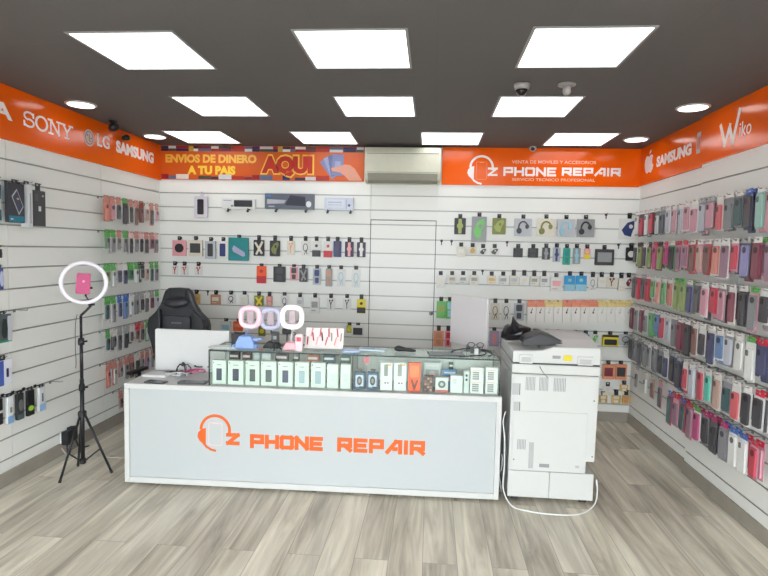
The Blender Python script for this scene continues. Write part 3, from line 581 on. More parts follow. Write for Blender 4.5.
# blue bags right of the display
lx, _ = CP.hit(351, 349, -.12); t = on_counter('blister_pouch', 'light blue accessory pouch lying at right of stick display', 'pouch', lx=lx, ly=.12, z=GTZ, rz=.15)
MB().prism(rrect(-.062, .062, -.05, .05, .012), 0, .016, mat((176, 196, 228), .35), 'z').build('pouch', t, bevel=.005); MB().box(-.045, .045, -.035, .02, .0165, .0175, mat((222, 226, 240), .4)).build('label_patch', t); MB().box(.02, .05, .024, .042, .0165, .0175, mat((206, 130, 150), .4)).build('label_patch', t)
lx, _ = CP.hit(372, 346.5, -.2); t = on_counter('blister_pouch', 'pale teal flat pouch between blue pouch and black scanner', 'pouch', lx=lx, ly=.21, z=GTZ, rz=-.1)
MB().prism(rrect(-.1, .1, -.05, .05, .012), 0, .012, mat((206, 226, 232), .35), 'z').build('pouch', t, bevel=.004); MB().box(-.07, .02, -.03, .03, .0125, .0135, mat((150, 180, 216), .4)).build('label_patch', t)
# black handheld scanner
lx, _ = CP.hit(405, 348, -.2); t = on_counter('handheld_scanner', 'black handheld device with rounded head lying on the glass top', 'scanner', lx=lx, ly=.19, z=GTZ, rz=-.06)
B = MB(); B.tube([(-.075, 0, .019), (-.065, 0, .021), (-.045, 0, .0225), (-.02, 0, .02), (.01, 0, .017), (.05, 0, .013), (.078, 0, .011)], [.008, .017, .022, .018, .014, .0115, .007], BLACK, 14); B.build('body', t, True)
MB().prism(ell(-.046, 0, .012, .009, 14), .0425, .0445, GREY, 'z').build('top_button', t)
# laptop-like dark folder, cables, glasses
lx, _ = CP.hit(446, 351, -.12); t = on_counter('tablet_computer', 'dark grey tablet lying near the right monitor on the glass top', 'tablet', lx=lx, ly=.14, z=GTZ, rz=.12)
MB().prism(rrect(-.125, .125, -.075, .075, .01), 0, .009, mat((74, 80, 84), .3), 'z').build('body', t, bevel=.002); MB().prism(rrect(-.117, .117, -.067, .067, .006), .0092, .0100, mat((98, 110, 112), .15), 'z').build('screen', t)
def cord(name, label, pts, r, m, lxy=(0, 0), z=GTZ, cat='cable', n=6):
    P = [Vector(p) for p in pts]; Q = []
    for i in range(len(P)-1):
        p0, p1, p2, p3 = P[max(i-1, 0)], P[i], P[i+1], P[min(i+2, len(P)-1)]
        for k in range(n):
            s = k/n; Q.append(.5*((2*p1)+(p2-p0)*s+(2*p0-5*p1+4*p2-p3)*s*s+(3*p1-p0-3*p2+p3)*s**3))
    Q.append(P[-1]); lo = min(q.z for q in Q)
    b = MB(); b.tube(Q, r, m, 7); o = b.build(name, None, True); return tag(o, label, cat)
def cw(lx, ly, z): return CP.world(lx, z, -ly)
x0 = CP.hit(470, 350, -.1)[0]
cord('cable', 'black cable looping on the glass top beside the tablet', [cw(x0-.12, .2, GTZ+.014), cw(x0-.03, .34, GTZ+.01), cw(x0+.04, .35, GTZ+.01), cw(x0+.12, .24, GTZ+.01), cw(x0+.1, .14, GTZ+.006), cw(x0, .08, GTZ+.006), cw(x0-.08, .045, GTZ+.006)], .004, BLACK)
cord('cable', 'grey cable coiled at the right end of the glass top', [cw(x0+.13, .1, GTZ+.005), cw(x0+.17, .2, GTZ+.006), cw(x0+.15, .33, GTZ+.006), cw(x0+.11, .36, GTZ+.006), cw(x0+.09, .31, GTZ+.012), cw(x0+.12, .27, GTZ+.018), cw(x0+.18, .14, GTZ+.005)], .0045, mat((62, 68, 72), .4))
lx, _ = CP.hit(477, 351, -.13); t = on_counter('charger_plug', 'small white charger plug standing on glass top right of tablet', 'charger', lx=lx, ly=.17, z=GTZ, rz=.3)
MB().box(-.012, .012, -.012, .012, 0, .045, WHITE).build('body', t, bevel=.003); MB().tube([(-.005, 0, .0455), (-.005, 0, .058)], .002, METAL).tube([(.005, 0, .0455), (.005, 0, .058)], .002, METAL).build('pins', t)
lx, _ = CP.hit(476, 338, -.22); t = on_counter('reading_glasses', 'black framed glasses standing in front of the right monitor', 'glasses', lx=lx, ly=.22, z=GTZ+.0)
B = MB()
for s in (-1, 1): B.loop([(s*.032+.024*math.cos(a), 0, .062+.017*math.sin(a)) for a in [2*PI*k/16 for k in range(16)]], .0028, BLACK, 6)
B.tube([(-.009, 0, .062), (.009, 0, .062)], .0025, BLACK); B.build('frame', t, True)
for s in (-1, 1): B = MB(); B.tube([(s*.056, 0, .064), (s*.058, .05, .05), (s*.056, .1, .004)], .0028, BLACK, 6); B.build('temple', t, True)
B = MB(); B.box(-.035, .035, -.006, .02, 0, .042, mat((70, 76, 80), .4)); B.build('rest', t)

# ------------------------------------------------------------------ monitors
def monitor(label, cx, cy, zc, w, h, rz, m, z0):
    t = thing('computer_monitor', label, 'monitor', (cx, cy, z0), rz, 'white monitors seen from behind')
    B = MB(); B.prism(rrect(-w/2, w/2, zc-h/2-z0, zc+h/2-z0, .012), -.012, .012, m); B.build('rear_shell', t, bevel=.005)
    MB().prism(rrect(-w/2+.012, w/2-.012, zc-h/2+.012-z0, zc+h/2-.012-z0, .004), .0122, .0135, mat((30, 32, 38), .15)).build('screen', t)
    zb = zc-h/2-z0
    if zb > .03:
        B = MB(); B.box(-.03, .03, .014, .03, .007, zb+.1, METAL); B.build('stand_neck', t)
    B = MB(); B.prism(rrect(-.11, .11, .0, .17, .02), 0, .006, METAL, 'z'); B.build('stand_base', t); return t
a = atY(153.8, 329, 4.09); b = atY(228.3, 330, 4.10); cbt = atY(156, 374, 4.09)
monitor('white monitor seen from behind standing at the left end of the counter', (a.x+b.x)/2, 4.125, (a.z+CT+.004)/2, b.x-a.x, a.z-CT-.006, 0.02, mat((212, 213, 213), .35, var=.01), CT+.0006)
pa = atY(452.5, 299, 4.62); pb = atY(490, 296.5, 4.27); mid = (pa+pb)/2; wm = math.hypot(pb.x-pa.x, pb.y-pa.y)
td = thing('side_desk', 'low white work desk hidden behind the right end of counter', 'desk', (mid.x+.0, 4.82, 0))
MB().box(-.62, .42, -.31, .25, .70, .725, CWH).build('desk_top', td)
for x in (-.60, .37): MB().box(x, x+.03, -.28, .22, 0, .6995, CWH).build('side_panel', td)
monitor('white monitor seen from behind turned sideways beside the printer', mid.x, mid.y+.09, 1.155, wm, .41, math.atan2(pb.y-pa.y, pb.x-pa.x), mat((216, 212, 214), .35, var=.01), .7256)

# ------------------------------------------------------------------ things on the left end of the counter
TZ = CT+.0006
def px_c(u, v, z=TZ):
    p = atZ(u, v, z); q = p-CP.o; return q.dot(CP.d), -q.dot(CP.n)
lx, ly = px_c(156, 382.5); t = on_counter('smartphone', 'dark phone lying face up near the left corner of the counter', 'phone', 'dark phones on the counter', lx, ly, TZ, -.15)
MB().prism(rrect(-.075, .075, -.038, .038, .008), 0, .009, mat((62, 66, 68), .4), 'z').build('body', t, bevel=.002); MB().prism(rrect(-.07, .07, -.033, .033, .005), .0092, .0098, mat((82, 86, 86), .25), 'z').build('screen', t)
lx, ly = px_c(192, 383.5); ly = max(ly, .05); t = on_counter('smartphone', 'larger dark phone lying against the left end of the glass case', 'phone', 'dark phones on the counter', min(lx, GX0-.12), ly+.02, TZ, .05)
MB().prism(rrect(-.1, .1, -.045, .045, .008), 0, .010, mat((58, 66, 68), .4), 'z').build('body', t, bevel=.002); MB().prism(rrect(-.094, .094, -.04, .04, .005), .0102, .0108, mat((86, 96, 98), .2), 'z').build('screen', t)
lx, ly = px_c(157, 374.5); t = on_counter('paper_pad', 'white paper pad on the counter in front of left monitor', 'paper pad', lx=lx+.02, ly=ly-.03, z=TZ, rz=-.05)
MB().box(-.09, .09, -.06, .06, 0, .014, WHITE).build('pages', t); MB().box(-.089, .089, -.059, .059, .0145, .0165, mat((206, 208, 210), .4)).build('cover', t)
lx, ly = px_c(191, 371); ly = min(ly, .30); t = on_counter('mini_tripod', 'tiny black spider legged tripod among cables on the counter', 'tripod', lx=lx, ly=ly, z=TZ)
B = MB(); B.lathe([(.012, .07), (.016, .078), (.012, .09), (.006, .1)], (0, 0, 0), BLACK, 12); B.build('head', t, True)
for k in range(5):
    a = 2*PI*k/5+.3; B = MB(); B.tube([(0, 0, .075), (.03*math.cos(a), .03*math.sin(a), .083), (.055*math.cos(a), .05*math.sin(a), .055), (.062*math.cos(a), .055*math.sin(a), .0055)], .004, BLACK, 6); B.build('leg', t, True)
r_ = random.Random(5)
for i, (c, nm) in enumerate([((32, 34, 40), 'black cable tangled in front of left monitor, nearest the paper pad'), ((70, 72, 82), 'dark grey cable winding around the tiny tripod'), ((226, 226, 230), 'white cable curling behind the two dark phones'), ((208, 96, 140), 'pink cable lying beside the left end of glass case'), ((40, 34, 44), 'black cable lying against the glass case end')]):
    cx, cy = px_c((172, 182, 178, 196, 200)[i], (374, 375, 378, 376, 372)[i]); ZZ = TZ+.006+i*.010
    pts = [(cx-.09, cy-.01, ZZ), (cx-.05, cy+.05, ZZ), (cx+.0, cy+.035, ZZ), (cx+.02, cy-.02, ZZ), (cx-.03, cy-.03, ZZ+.004), (cx-.02, cy+.03, ZZ+.008), (cx+.05, cy+.04, ZZ), (cx+.07, cy-.02, ZZ)]
    pts = [cw(min(p[0], GX0-.012), p[1], p[2]) for p in pts]
    cord('cable', nm, pts, .005 if i != 3 else .0065, mat(c, .45))

# ------------------------------------------------------------------ gaming chair
gx, gy = atY(177.5, 300, 5.0).x, 5.0
t = thing('gaming_chair', 'black gaming chair with winged backrest behind the counter', 'chair', (gx, gy, 0), 0)
LE = mat((34, 36, 42), .42, var=.1); LE2 = mat((46, 48, 55), .38, var=.1)
half = [(.0, .47), (.17, .47), (.20, .55), (.205, .70), (.25, .80), (.283, .90), (.285, .985), (.27, 1.04), (.20, 1.115), (.155, 1.19), (.135, 1.26), (.118, 1.31), (.085, 1.335), (0, 1.34)]
half = [(x*1.07, z*.995-.012 if z > 1.2 else z*.985) for x, z in half]; out = half+[(-x, z) for x, z in reversed(half[1:-1])]
B = MB(); B.prism(out, .0, .07, LE); B.build('backrest', t, bevel=.02)
B = MB(); B.prism([(-.125, .6), (.125, .6), (.135, 1.02), (.12, 1.06), (-.12, 1.06), (-.135, 1.02)], -.022, -.0005, LE2); B.build('centre_panel', t, bevel=.008)
for s in (-1, 1):
    B = MB(); B.prism([(s*.15, .62), (s*.20, .60), (s*.245, .80), (s*.278, .90), (s*.279, .98), (s*.262, 1.035), (s*.155, 1.125), (s*.145, 1.02)], -.045, -.0005, LE); B.build('side_bolster', t, bevel=.015)
B = MB(); B.tube([(-.115, -.03, 1.19), (-.09, -.035, 1.185), (0, -.04, 1.175), (.09, -.035, 1.185), (.115, -.03, 1.19)], [.012, .036, .042, .036, .012], LE2, 14); hp = B.build('neck_pillow', t, True)
B = MB(); B.prism(rrect(-.085, .085, 1.235, 1.315, .03), -.018, -.0005, mat((24, 26, 32), .5)); B.build('head_panel', t, bevel=.008)
B = MB(); 
for x0_, w_ in ((-.048, .02), (-.022, .016), (.0, .022), (.028, .02)): B.box(x0_, x0_+w_, -.0245, -.0225, .985, 1.0, mat((120, 124, 132), .5))
B.build('embroidered_badge', t)
B = MB(); B.prism(rrect(-.26, .26, -.50, .0, .06), .42, .52, LE, 'z'); B.build('seat', t, bevel=.025)
for s in (-1, 1):
    B = MB(); B.box(s*.275-.03, s*.275+.03, -.36, -.08, 0.56, .585, BLACK); B.box(s*.275-.015, s*.275+.015, -.24, -.18, .44, .5595, BLACK); B.build('armrest', t, bevel=.008)
B = MB(); B.tube([(0, -.25, .1), (0, -.25, .419)], .028, BLACK, 14); B.build('gas_column', t, True)
for k in range(5):
    a = 2*PI*k/5+.3; B = MB(); B.tube([(.02*math.cos(a), -.25+.02*math.sin(a), .09), (.27*math.cos(a), -.25+.27*math.sin(a), .068)], [.026, .018], BLACK, 8); l = B.build('base_arm', t)
    B = MB(); B.lathe([(.027, -.016), (.03, -.008), (.03, .008), (.027, .016)], (.29*math.cos(a), -.25+.29*math.sin(a), .0305), DARK, 14, 'x'); B.build('caster', l, True)

# ------------------------------------------------------------------ photocopier seen from behind
PY = 3.815; pl = atY(507, 500, PY).x; pr_ = atY(592.5, 500, PY).x; PWD = pr_-pl
t = thing('photocopier', 'large white office photocopier seen from behind at the counter end', 'photocopier', (pl, PY, 0), .0)
PM = mat((204, 205, 203), .4, var=.01); PM2 = mat((176, 178, 178), .45, var=.01); PG = mat((140, 142, 146), .5)
W = PWD; PD = .62
def pz(v, u=550): return atY(u, v, PY).z
def pxx(u, v=430): return atY(u, v, PY).x-pl
zc1 = pz(472)
for x0_, x1_ in ((.0, pxx(551.5)-.0015), (pxx(551.5)+.0015, W)): MB().box(x0_, x1_, .0, PD/2, .03, zc1-.002, PM).build('lower_cabinet_panel', t, bevel=.002)
MB().box(0.0, W, PD/2+.001, PD, .03, zc1-.002, PM).build('paper_drawer_housing', t)
for x0_ in (.03, W-.08):
    for y0_ in (.04, PD-.09): MB().box(x0_, x0_+.05, y0_, y0_+.05, .0005, .0295, BLACK).build('foot', t)
zt1 = pz(375)
B = MB(); B.prism([(0, zc1), (W-.055, zc1), (W-.055, zc1+.085), (W+.0, zc1+.085), (W+.008, zt1), (0, zt1)], 0.001, PD, PM); B.build('main_body', t, bevel=.004)
MB().box(pxx(513), W-.06, -.004, .0005, zc1+.006, pz(412), PM).build('service_cover', t, bevel=.0015)
MB().box(pxx(512.5), W-.01, -.004, .0005, pz(411), zt1-.006, PM).build('rear_cover', t, bevel=.0015)
zl0, zl1 = pz(373.8), pz(364.5)
MB().box(-.004, W+.006, -.02, PD, zl0, zl1, PM).build('scanner_unit', t, bevel=.006)
MB().box(.01, W, -.0185, PD-.02, zl1+.0005, zl1+.0085, DARK).build('lid_gap_shade', t)  # solid dark strip in place of the shade inside the lid gap
ll = zl1+.009; x1 = pxx(545, 350)
B = MB(); B.prism([(.0, ll), (W+.006, ll), (W+.006, pz(350)), (W+.0, pz(346)), (x1+.05, pz(346.5)), (x1-.02, pz(350.5)), (0, pz(351.5))], -.018, .24, PM); B.build('scanner_lid', t, bevel=.008)
B = MB(); B.prism([(-.017, pz(346)), (.24, pz(346)-.0), (.62, pz(351)), (.62, pz(341.5)), (.3, pz(338)), (.12, pz(341))], x1+.075, W-.01, PM, 'x'); B.build('document_feeder', t, bevel=.008)
B = MB(); B.box(0, x1-.03, .2405, PD, ll, pz(352.5), PM); B.build('scanner_lid', t, bevel=.006)
zt_ = pz(350.8)
B = MB(); B.prism([(.06, zt_+.0005), (.24, zt_+.0005), (.40, zt_+.012), (.40, zt_+.030), (.10, zt_+.048), (.06, zt_+.035)], 0.195, x1-.02, mat((150, 152, 154), .5), 'x'); B.build('output_tray', t, bevel=.004)
tp = [(521, 344.5), (524, 340), (533, 336.5), (541, 334), (551, 338), (562, 343.8), (548, 345.2)]; B = MB()
B.prism([(atY(u, v, PY+.05).x-pl, atY(u, v, PY+.05).z+.004) for u, v in tp], .03, .05, mat((34, 34, 38), .4)); B.prism([(atY(u, v, PY+.05).x-pl+.004, atY(u, v, PY+.05).z+.016) for u, v in tp], .051, .20, mat((44, 44, 48), .4)); B.build('paper_tray', t, bevel=.002)
for u0, u1 in ((519, 532), (577, 592)): 
    B = MB(); B.box(pxx(u0, 359), pxx(u1, 359), -.03, -.0185, pz(363.5), pz(355), PM); B.box(pxx(u0, 359)+.012, pxx(u1, 359)-.012, -.034, -.0305, pz(362), pz(357.5), PM2); B.build('lid_hinge', t, bevel=.002)
MB().prism(rrect(pxx(563, 356), pxx(571.5, 356), pz(360), pz(354), .012), -.0195, -.0182, mat((214, 196, 30), .4)).build('yellow_sticker', t, label='yellow oval warning sticker')
MB().box(pxx(552, 356), pxx(560, 356), -.0195, -.0182, pz(358), pz(355), PG).build('rating_plate', t)
for u0, u1, v0, v1, n in ((525, 535, 377.5, 391, 7), (538.5, 548, 377.5, 391, 7), (553, 565.5, 377.5, 391, 8), (519, 528, 440.5, 450.5, 6), (531, 536, 443, 469, 5)):
    B = MB(); a, b = pxx(u0, 400), pxx(u1, 400); st = (b-a)/n
    for i in range(n): B.box(a+i*st, a+i*st+st*.5, -.0048, -.0041, pz(v1), pz(v0), PG)
    B.build('vent_grille', t)
for u0, u1, v0, v1 in ((512.2, 520, 384.5, 396), (514, 520.5, 403, 412)): MB().box(pxx(u0, 390), pxx(u1, 390)-.004, -.0062, -.0041, pz(v1), pz(v0), PM2).box(pxx(u1, 390)-.004, pxx(u1, 390), -.0062, -.0041, pz(v1), pz(v0), DARK).build('recess_patch', t)  # grey patches with a dark strip at the right edge, drawn for recesses
B = MB()
for u, v in ((513.5, 461), (592, 454.5), (594, 399)): B.lathe([(.005, -.0048), (.004, -.0068)], (pxx(u, v), 0, pz(v)), BLACK, 10, 'y')
B.build('screw', t)
MB().box(pxx(539, 466), pxx(549, 466), -.0048, -.0041, pz(467.5), pz(464), PG).box(pxx(575, 466), pxx(579, 466), -.0048, -.0041, pz(466.5), pz(464), PM2).build('label_strip', t)
B = MB(); B.tube([(pxx(539, 365), -.024, pz(366)), (pxx(541, 369), -.03, pz(370)), (pxx(544, 373), -.032, pz(374)), (pxx(547, 376), -.03, pz(377))], .003, PG, 7); B.build('data_cable', t, True)
# black bag slumped on the copier
zt_ = pz(351.5)
t = thing('black_plastic_bag', 'crumpled black bag slumped on the left of the photocopier lid', 'bag', (pl+.03, PY+.43, pz(352)+.0065), 0)
bw = lambda u, v: atY(u, v, PY+.18)
B = MB(); ol = [(503.5, 341), (504, 335), (506, 330), (510, 327), (513, 328), (514.5, 322), (516, 319), (518, 322), (522, 326), (529, 330), (533, 330), (534.5, 334), (531, 338.5), (528, 343), (520, 344.5), (508, 344.5)]
o0 = (pl+.03, 0, pz(352)+.0065); pts = [(bw(u, v).x-o0[0], bw(u, v).z-o0[2]) for u, v in ol]; zb0 = min(p[1] for p in pts); cxm = sum(p[0] for p in pts)/len(pts); czm = sum(p[1] for p in pts)/len(pts)
rq = random.Random(4); lay = [(.0, .35), (.03, .8), (.07, 1.0), (.11, .9), (.15, .55), (.17, .2)]; vs = []
for k_, (yy, sc_) in enumerate(lay):
    for (x_, z_) in pts: vs.append((cxm+(x_-cxm)*sc_+rq.uniform(-.006, .006), yy+rq.uniform(-.01, .01)-.2, max(.0105, (czm+(z_-czm)*sc_)-zb0+.0105+(rq.uniform(-.006, .006)))))
n_ = len(pts); B.add(vs, [(a*n_+k, a*n_+(k+1) % n_, (a+1)*n_+(k+1) % n_, (a+1)*n_+k) for a in range(5) for k in range(n_)]+[tuple(range(n_)), tuple(range(6*n_-1, 5*n_-1, -1))], mat((24, 25, 30), .3)); B.build('bag_body', t)
B = MB(); B.tube([(.04, -.1, .02), (.07, -.13, .045), (.10, -.14, .03), (.115, -.12, .012)], .006, BLACK, 7); B.build('handle', t, True)
# white cables round the copier
f = lambda u, v: atZ(u, v, .006)
cord('cable', 'white power cable looping over the floor in front of the photocopier', [(pl-.03, PY+.02, .62), (pl-.05, PY-.01, .56), (pl-.035, PY-.012, .45), (pl-.03, PY-.015, .25), (pl-.03, PY-.02, .08), f(512, 506), f(528, 511), f(548, 514), f(572, 515), f(587, 511), (pr_+.01, PY-.03, .03), (pr_+.02, PY-.03, .12), (pr_+.012, PY-.022, .19)], .005, mat((226, 228, 226), .4))
cord('cable', 'white cable loops hanging between the counter and photocopier', [(pl-.055, PY+.1, .32), (pl-.035, PY+.06, .28), (pl-.04, PY+.05, .2), (pl-.055, PY+.05, .17), (pl-.045, PY+.06, .10), (pl-.03, PY+.08, .02), (pl-.04, PY+.16, .006)], .005, mat((216, 222, 222), .4))

# ------------------------------------------------------------------ ring light on a tripod
rx, ry = atY(81.2, 340, 3.82).x, 3.82; t = thing('tripod_ring_light', 'large white ring light on a tall black tripod by the left wall', 'ring light', (rx, ry, 0), 0)
cen = atY(84, 282.7, ry-.05); dx = cen.x-rx; zc = cen.z
RT = .55; RR = .143
B = MB(); B.loop([(dx+RR*math.cos(2*PI*k/48)*math.cos(RT), -.05+RR*math.cos(2*PI*k/48)*math.sin(RT), zc+RR*math.sin(2*PI*k/48)) for k in range(48)], .0145, mat((244, 240, 250), .35, emit=.0), 12); B.build('ring', t, True)
B = MB(); B.box(dx-.02, dx+.02, .02, .045, zc-.172, zc-.157, BLACK); B.tube([(dx, .03, zc-.172), (dx*.5, .015, zc-.21), (0, 0, zc-.245)], .009, BLACK, 10); B.build('tilt_head', t, bevel=.001)
B = MB(); B.tube([(dx, .025, zc-.155), (dx, -.03, zc-.1)], .004, BLACK, 8); B.box(dx-.05, dx+.05, -.036, -.028, zc-.045, zc-.03, BLACK); B.box(dx-.006, dx+.006, -.036, -.028, zc-.1, zc-.0455, BLACK); B.build('phone_bracket', t)
B = MB(); B.tube([(0, 0, .10), (0, 0, .72)], .0145, BLACK, 14); B.tube([(0, 0, .721), (0, 0, 1.02)], .0115, BLACK, 14); B.tube([(0, 0, 1.021), (0, 0, zc-.245)], .009, BLACK, 14); B.build('centre_pole', t, True)
for z in (.66, 1.0): B = MB(); B.lathe([(.021, z-.025), (.022, z), (.018, z+.025)], (0, 0, 0), BLACK, 14); B.tube([(.018, 0, z), (.05, -.01, z+.006)], .007, BLACK, 8); B.build('locking_knob', t, True)
B = MB(); B.lathe([(.024, .44), (.03, .445), (.03, .475), (.02, .485)], (0, 0, 0), BLACK, 14); B.build('leg_collar', t)
B = MB(); B.lathe([(.019, .085), (.022, .09), (.022, .12), (.018, .125)], (0, 0, 0), BLACK, 14); B.build('brace_collar', t)
feet = [atZ(59.5, 484, 0), atZ(112, 474, 0), atZ(78, 467, 0)]
for ft in feet:
    d = Vector((ft.x-rx, ft.y-ry, 0)); d = d/d.length*min(d.length, .30); d.z = .008; top = Vector((d.x*.08, d.y*.08, .46))
    B = MB(); B.tube([top, top.lerp(d, .97)], .0085, BLACK, 8); l = B.build('leg', t, True)
    B = MB(); B.tube([top.lerp(d, .955), d], .0105, DARK, 8); B.build('rubber_foot', l, True)
    B = MB(); B.tube([(d.x*.06, d.y*.06, .104), top.lerp(d, .58)], .0055, BLACK, 8); B.build('brace', t, True)
cord('cable', 'thin dark cable hanging beside the ring light tripod pole', [(rx-.02, ry-.012, zc-.235), (rx-.033, ry-.015, 1.12), (rx-.036, ry-.015, .95), (rx-.03, ry-.018, .86), (rx-.045, ry, .80)], .0022, DARK)
t = thing('smartphone', 'magenta phone clamped in the centre of the tripod ring light', 'phone', (rx+dx, ry-.066, zc-.0295), RT*.8)
B = MB(); B.M = Matrix.Rotation(math.radians(4), 4, 'Y'); B.prism(rrect(-.045, .045, .0, .148, .012), -.009, .0, mat((178, 14, 98), .4)); B.build('body', t, bevel=.002, loc=(0, .0, -.05))
B = MB(); B.prism(ell(.008, .09, .009, .009, 14), -.0115, -.0095, mat((240, 130, 190), .4)); B.box(-.035, -.012, -.0115, -.0095, .118, .14, mat((170, 16, 100), .4)); B.build('camera', t, loc=(0, 0, -.05))
for s in (-1, 1): pass
# sockets and plugs
sy, sz = LEFT.hit(70, 434); t = thing('wall_socket', 'white wall socket low on the left wall behind the tripod', 'socket', LEFT.world(sy-.07, sz), PI/2)
MB().box(-.06, .08, -.012, -.0006, -.055, .065, WHITE).build('plate', t, bevel=.003)
for i, (dy, dz, ss) in enumerate(((-.03, .0, 'left'), (.035, .015, 'right'))):
    q = thing('power_adapter', 'black power adapter plugged low on left wall, %s of the pair' % ss, 'power adapter', LEFT.world(sy-.07+dy, sz+dz, .013), PI/2, 'black power adapters')
    MB().box(-.03, .03, -.06, 0, -.05, .06, BLACK).build('body', q, bevel=.006); MB().tube([(0, -.03, -.051), (0, -.03, -.075)], .006, BLACK, 8).build('cable_boot', q)
cord('cable', 'black cable hanging from the left wall adapters to the floor', [LEFT.world(sy-.1, sz-.08, .043), LEFT.world(sy-.09, sz-.14, .05), LEFT.world(sy-.04, .12, .06), LEFT.world(sy+.02, .02, .07), LEFT.world(sy+.1, .006, .1)], .006, BLACK)
cord('cable', 'white cable in a V shape under the left wall socket', [LEFT.world(sy-.13, sz-.07, .012), LEFT.world(sy-.09, sz-.13, .02), LEFT.world(sy-.06, sz-.17, .02), LEFT.world(sy-.035, sz-.12, .02), LEFT.world(sy-.03, sz-.062, .035)], .005, mat((226, 214, 212), .4))
pts = [atZ(u, v, .005) for u, v in ((62, 456), (80, 457), (100, 457), (124, 458))]; cord('cable', 'thin pale cable lying on the floor between tripod and counter', [p for p in pts], .0035, mat((186, 186, 180), .4))

# ------------------------------------------------------------------ merchandise on the slat walls
_mc = {}
def part(key, fn, name, parent, loc=None):
    """mesh data of equal parts is shared, every part is its own object"""
    if key not in _mc: b = MB(); fn(b); _mc[key] = b.mesh(name)
    o = bpy.data.objects.new(name, _mc[key]); COL.objects.link(o); o.parent = parent
    if loc: o.location = loc
    return o
def hook(plane, lx, z, length, label, dark=False, out=0., group='slat wall hooks'):
    m = BLACK if dark else METAL
    t = thing('display_hook', label, 'hook', plane.world(lx, z, out), plane.a, group)
    def arm(b): b.tube([(0, .004, 0), (0, -length, 0), (0, -length-.006, .008)], .0026, m, 6)
    def plate(b): b.box(-.012, .012, -.004, -.0006, -.018, .0045, m)
    part(('arm', length, dark), arm, 'rod', t); part(('plate', dark), plate, 'wall_clip', t); return t
def tab(b, w, m, top=.012):
    """header with a punched slot the hook passes through"""
    b.box(-w/2, -.011, -.001, .001, -.022, top, m); b.box(.011, w/2, -.001, .001, -.022, top, m); b.box(-.011, .011, -.001, .001, .0045, top, m); b.box(-.011, .011, -.001, .001, -.022, -.008, m)
def rnd(x, q=.004): return round(x/q)*q
C2 = lambda c: tuple(int(x) for x in c)

def case_pack(plane, lx, z, e, w, h, case, head, card, label, group, style=0):
    w, h = rnd(w), rnd(h, .01)
    t = thing('phone_case_pack', label, 'phone case', plane.world(lx, z, e), plane.a, group)
    hm, cm, km = mat(head, .45), mat(card, .45), mat(case, .35)
    part(('tab', w, head, plane is LEFT), lambda b: (tab(b, w*.8, hm), b.box(-w/2+.003, w/2-.003, -.0026, -.0013, -.058, -.0235, hm) if plane is LEFT else None), 'hang_tab', t)
    part(('card', w, h, card), lambda b: b.prism(rrect(-w/2, w/2, -h, -.0225, .006, 3), -.0012, .0012, cm), 'backing_card', t)
    def pc(b):
        x, z1, z0 = w/2-(.014 if plane is RIGHT else .018), -.036, -h+.012
        if style == 1 or plane is LEFT: z1 = -.06
        b.prism(rrect(-x, x, z0, z1, .012, 4), -.013, -.0014, km)
    def cam(b):
        x, z1 = w/2-(.020 if plane is RIGHT else .024), (-.036 if style != 1 and plane is RIGHT else -.06)-.010
        dm = mat(tuple(int(c*.45) for c in case), .3)
        if style == 2: b.prism(ell(0, z1-.02, .02, .02, 12), -.0148, -.0132, dm)
        else: b.prism(rrect(-x, -x+.028, z1-.036, z1, .008, 3), -.0148, -.0132, dm)
    part(('case', w, h, case, style), pc, 'phone_case', t); part(('cam', w, h, case, style), cam, 'camera_cutout', t)
    return t

